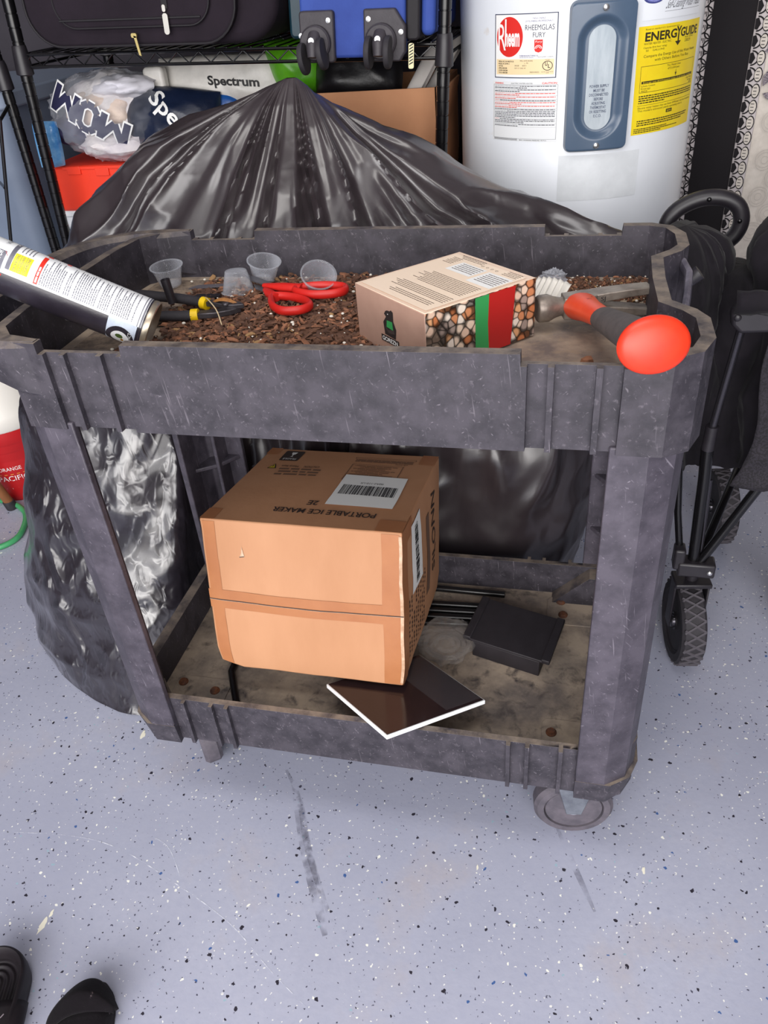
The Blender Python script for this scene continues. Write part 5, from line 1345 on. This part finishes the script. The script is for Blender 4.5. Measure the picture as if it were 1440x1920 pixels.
lb = Label(); EMB = pm('textile_embossed', (186, 178, 170), rough=.9); HT = pm('textile_hatch', (86, 78, 88), (150, 142, 146), scale=420, rough=.9, lo=.48, hi=.52)
for i in range(9):
    for j in range(22):
        cx, cy = .05+.062*i+(.031 if j % 2 else 0), .40+.043*j
        for r in (.024, .018, .009): lb.ring(cx, cy, r-.0012, r, 0, 1, 0, 360, 22)
rt_ = random.Random(5)
for cx, cy, a, s in [(.030, .985, 20, .05), (.050, .945, -30, .05), (.022, .925, 70, .04), (.058, .905, 25, .045), (.034, .885, -20, .035), (.075, .865, 10, .05), (.075, .965, 60, .05), (.10, .90, 40, .05), (.06, .84, 60, .035)]:
    c, s_ = math.cos(math.radians(a)), math.sin(math.radians(a))
    lb.poly([(cx+(t*c-w*s_)*s, cy+(t*s_+w*c)*s) for t, w in [(-.5, 0), (-.25, .16), (0, .22), (.25, .16), (.5, 0), (.25, -.16), (0, -.22), (-.25, -.16)]], 1, 2)
lb.build('field_print', [EMB, HT], fld, tf(.872, 0))

# ------------------------------------------------------------------ folded wagon on the right
wg = thing('folding_wagon', 'folded black fabric utility wagon with knobby wheels on the right of the cart', 'wagon', (.85, .65, 0))
def cloth_lump(mb, c, rx, ry, z0, z1, seed, lean=0, n=110, m=60):
    def fn(u, v):
        a = 2*PI*u; h = z0+(z1-z0)*v
        k = 1 if v < .80 else math.sqrt(max(0, 1-((v-.80)/.2)**2))*.999+.001
        k *= .90+.10*smooth(v*3)
        ca, sa = math.cos(a), math.sin(a)
        x = math.copysign(abs(ca)**.75, ca)*rx*k; y = math.copysign(abs(sa)**.75, sa)*ry*k
        f = (1-2*abs(noise.noise(V(ca*1.9+seed, sa*1.9, v*1.1))))*.018+(1-2*abs(noise.noise(V(ca*3.2+v*2.2, sa*3.2+seed, v*2.4))))*.012+fbm((ca*3, sa*3+seed, v*6), 3)*.006
        d = V(ca*rx, sa*ry, 0).normalized()
        return V(c[0]+x+lean*v, c[1]+y, h)+d*f*min(1, k*1.5)+V(0, 0, fbm((x*16+seed, y*16, v), 3)*.006)
    mb.grid(n, m, fn, 0, True)
g = MB()
cloth_lump(g, (.672, .635), .058, .085, .43, .832, 2.0, -.012)
cloth_lump(g, (.765, .66), .075, .080, .42, .762, 6.5)
cloth_lump(g, (.925, .640), .150, .105, .43, .872, 4.2, .01, 150)
g.build('fabric_body', BLACKFAB, wg, ang=70)
MESH = pm('mesh_fabric', (38, 34, 42), (20, 17, 22), scale=330, rough=.85, lo=.46, hi=.54)
def mesh_side(u, v):
    xl = .770+.012*math.sin(v*5); x = xl+(1.02-xl)*u+.022*v*(1-u)
    return V(x, .478-.012*math.sin(u*9+v*2)-.006*fbm((u*5, v*5, 1), 3), .442+.262*v+.03*u*v)
g = MB(); g.grid(40, 40, mesh_side); g.build('mesh_panel', MESH, wg, solid=.003)
g = MB(); g.grid(40, 8, lambda u, v: V(.722+.30*u, .462-.012*math.sin(u*8)-.012*math.sin(PI*v), .752+.022*u+.035*v+.006*fbm((u*7, v*3, 2), 3))); g.build('hem', BLACKFAB, wg, solid=.004)
g = MB(); g.prism([(.718, .755), (.722, .735), (.735, .722), (.85, .728), (.85, .764), (.73, .766)], .455, .480, 0, XZ); cbk = g.build('corner_bracket', BLACKP, wg, bevel=.006, seg=3)
for x, z in ((.728, .748), (.775, .742)):
    g = MB(); g.ball((x, .4545, z), (.0055, .003, .0055), 12, 8); g.build('rivet', BRIGHT if x > .75 else BLACKP, cbk)
g = MB(); g.tube(curve([(.640, .74, .80), (.655, .745, .826), (.69, .75, .842), (.725, .75, .843), (.752, .75, .830), (.762, .75, .805), (.755, .75, .780), (.735, .75, .764), (.70, .75, .757), (.66, .75, .765)], 50, True), .0135, 14, 0, True)
hd = g.build('handle', BLACKP, wg)
for x, z in ((.703, .848), (.757, .812)):
    g = MB(); g.ball((x, .736, z-.004), (.004, .003, .004), 10, 6); g.build('rivet', BLACKG, hd)
CHR = pm('dark_chrome', (62, 60, 66), rough=.2, metal=.7)
for P, r, m in (([(.746, .497, .735), (.729, .497, .535)], .0068, CHR), ([(.729, .497, .545), (.728, .497, .50)], .0105, BLACKP), ([(.728, .50, .50), (.732, .50, .44), (.741, .50, .235)], .0105, BLACKG),
                ([(.752, .50, .235), (.748, .51, .36), (.745, .512, .43)], .0035, CHR), ([(.752, .497, .262), (.822, .497, .432), (.86, .50, .52)], .0085, BLACKG), ([(.716, .505, .262), (.700, .51, .36), (.690, .52, .46)], .0065, BLACKG),
                ([(.752, .515, .245), (.86, .80, .33), (.88, .86, .42)], .008, BLACKG)):
    g = MB(); g.tube(P, r, 14); g.build('frame_tube', m, wg)
g = MB(); g.box((.745, .497, .248), (.066, .034, .030)); g.box((.713, .498, .268), (.020, .030, .045)); jc = g.build('joint_clamp', BLACKP, wg, bevel=.004)
g = MB(); g.ball((.768, .479, .247), (.005, .003, .005), 10, 6); g.build('bolt', BRIGHT, jc)
def wagon_wheel(x, y, ang, R=.098, w=.046):
    M = T(x, y, R+.001) @ Rm(ang, 'Z') @ Rm(90, 'X')
    g = MB(); g.lathe([(R-.030, -w*.36), (R-.022, -w*.5), (R-.008, -w*.5), (R-.002, -w*.38), (R-.002, w*.38), (R-.008, w*.5), (R-.022, w*.5), (R-.030, w*.36)], 60, 0, M)
    whl = g.build('wheel', RUBBER, wg)
    g = MB()
    n = 26
    for k in range(n):
        for s in (-1, 1):
            P = [M @ V((R-.0015)*math.cos(2*PI*(k+s*t*1.15)/n), (R-.0015)*math.sin(2*PI*(k+s*t*1.15)/n), -w*.42+w*.84*t) for t in [i/5 for i in range(6)]]
            g.tube(P, .0026, 5)
    g.build('tread', pm('tread_grey', (78, 74, 80), rough=.8), whl)
    g = MB(); g.lathe([(.018, -w*.42), (.018, w*.42)], 20, 0, M)
    for k in range(6):
        a = 2*PI*k/6; P0 = M @ V(.014*math.cos(a), .014*math.sin(a), -w*.1); P1 = M @ V((R-.028)*math.cos(a), (R-.028)*math.sin(a), -w*.1); g.tube([P0, P1], .008, 8, flat=.5)
    g.lathe([(R-.032, -w*.3), (R-.027, -w*.42), (R-.027, w*.42), (R-.032, w*.3)], 48, 0, M, capb=False, capt=False)
    g.build('hub', BLACKP, whl)
    g = MB(); g.lathe([(.012, -w*.58), (.014, -w*.5), (.014, w*.5), (.012, w*.58)], 18, 0, M); g.build('axle', CHR, whl)
    return M
for x, y, a in ((.747, .520, -82), (.860, .935, -82), (.975, .625, -84), (1.08, .95, -84)):
    M = wagon_wheel(x, y, a, .089)
    if x < .8:
        g = MB(); Mz = T(x, y, 0) @ Rm(a, 'Z')
        for s in (-1, 1): g.box((0, s*.031, .142), (.030, .005, .112), 0, Mz)
        g.box((0, 0, .196), (.046, .068, .010), 0, Mz); g.tube([Mz @ V(0, 0, .198), Mz @ V(0, 0, .238)], .012, 12)
        g.build('wheel_fork', BLACKP, wg, bevel=.003)

# ------------------------------------------------------------------ footwear in the near left corner
cg = thing('clog', 'black rubber clog with an empty heel cup at the lower left corner', 'shoe', (-.265, -.36, 0))
EVA = pm('clog_rubber', (22, 18, 23), (30, 25, 30), scale=30, rough=.55, spec=.35)
ax_ = V(.35, -.94, 0).normalized(); sx_ = V(.94, .35, 0).normalized(); hc = V(-.272, -.338, 0)
def sole(t, k, z):  # outline: heel round at t=.25
    a = 2*PI*t; r = .046*k
    p = hc+sx_*(r*math.cos(a))-ax_*(r*math.sin(a)*(1.0 if math.sin(a) > 0 else 3.4+0)); return V(p.x, p.y, z)
g = MB()
R = [(.90, .0), (1.0, .004), (1.05, .022), (1.05, .036), (1.02, .043), (.95, .045), (.88, .041), (.84, .032), (.80, .024)]
g.grid(72, len(R), lambda u, v: sole(u, *R[int(round(v*(len(R)-1)))]), 0, True)
g.add([sole(i/72, .9, 0) for i in range(72)], [tuple(range(71, -1, -1))])
g.build('sole', EVA, cg, ang=60, recalc=False)
g = MB()
def fb(u, v):
    k = .82*(1-v)+.001; rip = .0014*math.sin(v*26) if .15 < v < .85 else 0
    return sole(u, k, .024+rip+.001*v)
g.grid(72, 40, fb, 0, True); g.build('footbed', EVA, cg, ang=70, recalc=False)
g = MB(); P0 = [hc+sx_*s*.047+ax_*(.058+.03*(1-abs(s))) for s in (-1, -.5, 0, .5, 1)]
g.grid(24, 6, lambda u, v: hc+sx_*(math.cos(PI*(1-u))*.0525)+ax_*(.045+.055*v-.012*math.cos(PI*(1-u)))+V(0, 0, .020+.034*math.sin(PI*u))); g.build('strap', EVA, cg, solid=.005)
g = MB()
for dx in (.018, .033): g.box((0, 0, 0), (.0012, .008, .001), 0, T(0, 0, .054-.3*(dx-.018)) @ Matrix.Translation(hc+sx_*dx+ax_*.06) @ Rm(-20, 'Z'))
g.build('strap_slots', pm('slot_grey', (130, 120, 128), rough=.6), cg)
sp = thing('slipper', 'black cloth slipper with a folded toe at the lower left, right of the clog', 'slipper', (-.12, -.34, 0))
CLO = pm('lint_cloth', (15, 12, 16), (21, 17, 22), scale=16, rough=.95, spec=.2, c3=(96, 84, 88), s3=150, lo3=.66, hi3=.74, bump=.3, bscale=200, sheen=.03)
s0 = V(-.117, -.357, 0); ay = V(-.16, .987, 0); axx = V(.987, .16, 0)
def slip(u, v):
    a = 2*PI*u; ph = PI/2*v
    rx, ry, rz = .041, .056, .042
    w = 1+.07*fbm((math.cos(a)*1.6, math.sin(a)*1.6, v*2), 3)
    x = rx*math.cos(a)*math.cos(ph)**.7*w; y = (ry if math.sin(a) > 0 else .12)*math.sin(a)*math.cos(ph)**.7*w
    return s0+axx*x+ay*y+V(0, 0, .002+rz*math.sin(ph)**.8)
g = MB(); g.grid(64, 26, slip, 0, True); g.add([slip(i/64, 0) for i in range(64)], [tuple(range(63, -1, -1))]); g.build('body', CLO, sp, ang=70, recalc=False)
def flap(u, v):
    # toe cloth folded back over itself, its lower edge curving from left to right
    t = -1+2*u; y = .050*math.cos(t*1.25)*(1-v)+v*(-.006-.020*t*-1+.004*math.sin(u*5)); x = t*.0455*(1-.05*v)
    z = .016+.036*math.sqrt(max(0, 1-t*t*.92))*(.35+.65*min(1, v*1.6+.15))+.006*math.sin(PI*v)
    return s0+axx*x+ay*y+V(0, 0, z)
g = MB(); g.grid(40, 20, flap); g.build('folded_toe', CLO, sp, solid=.005, ang=70)
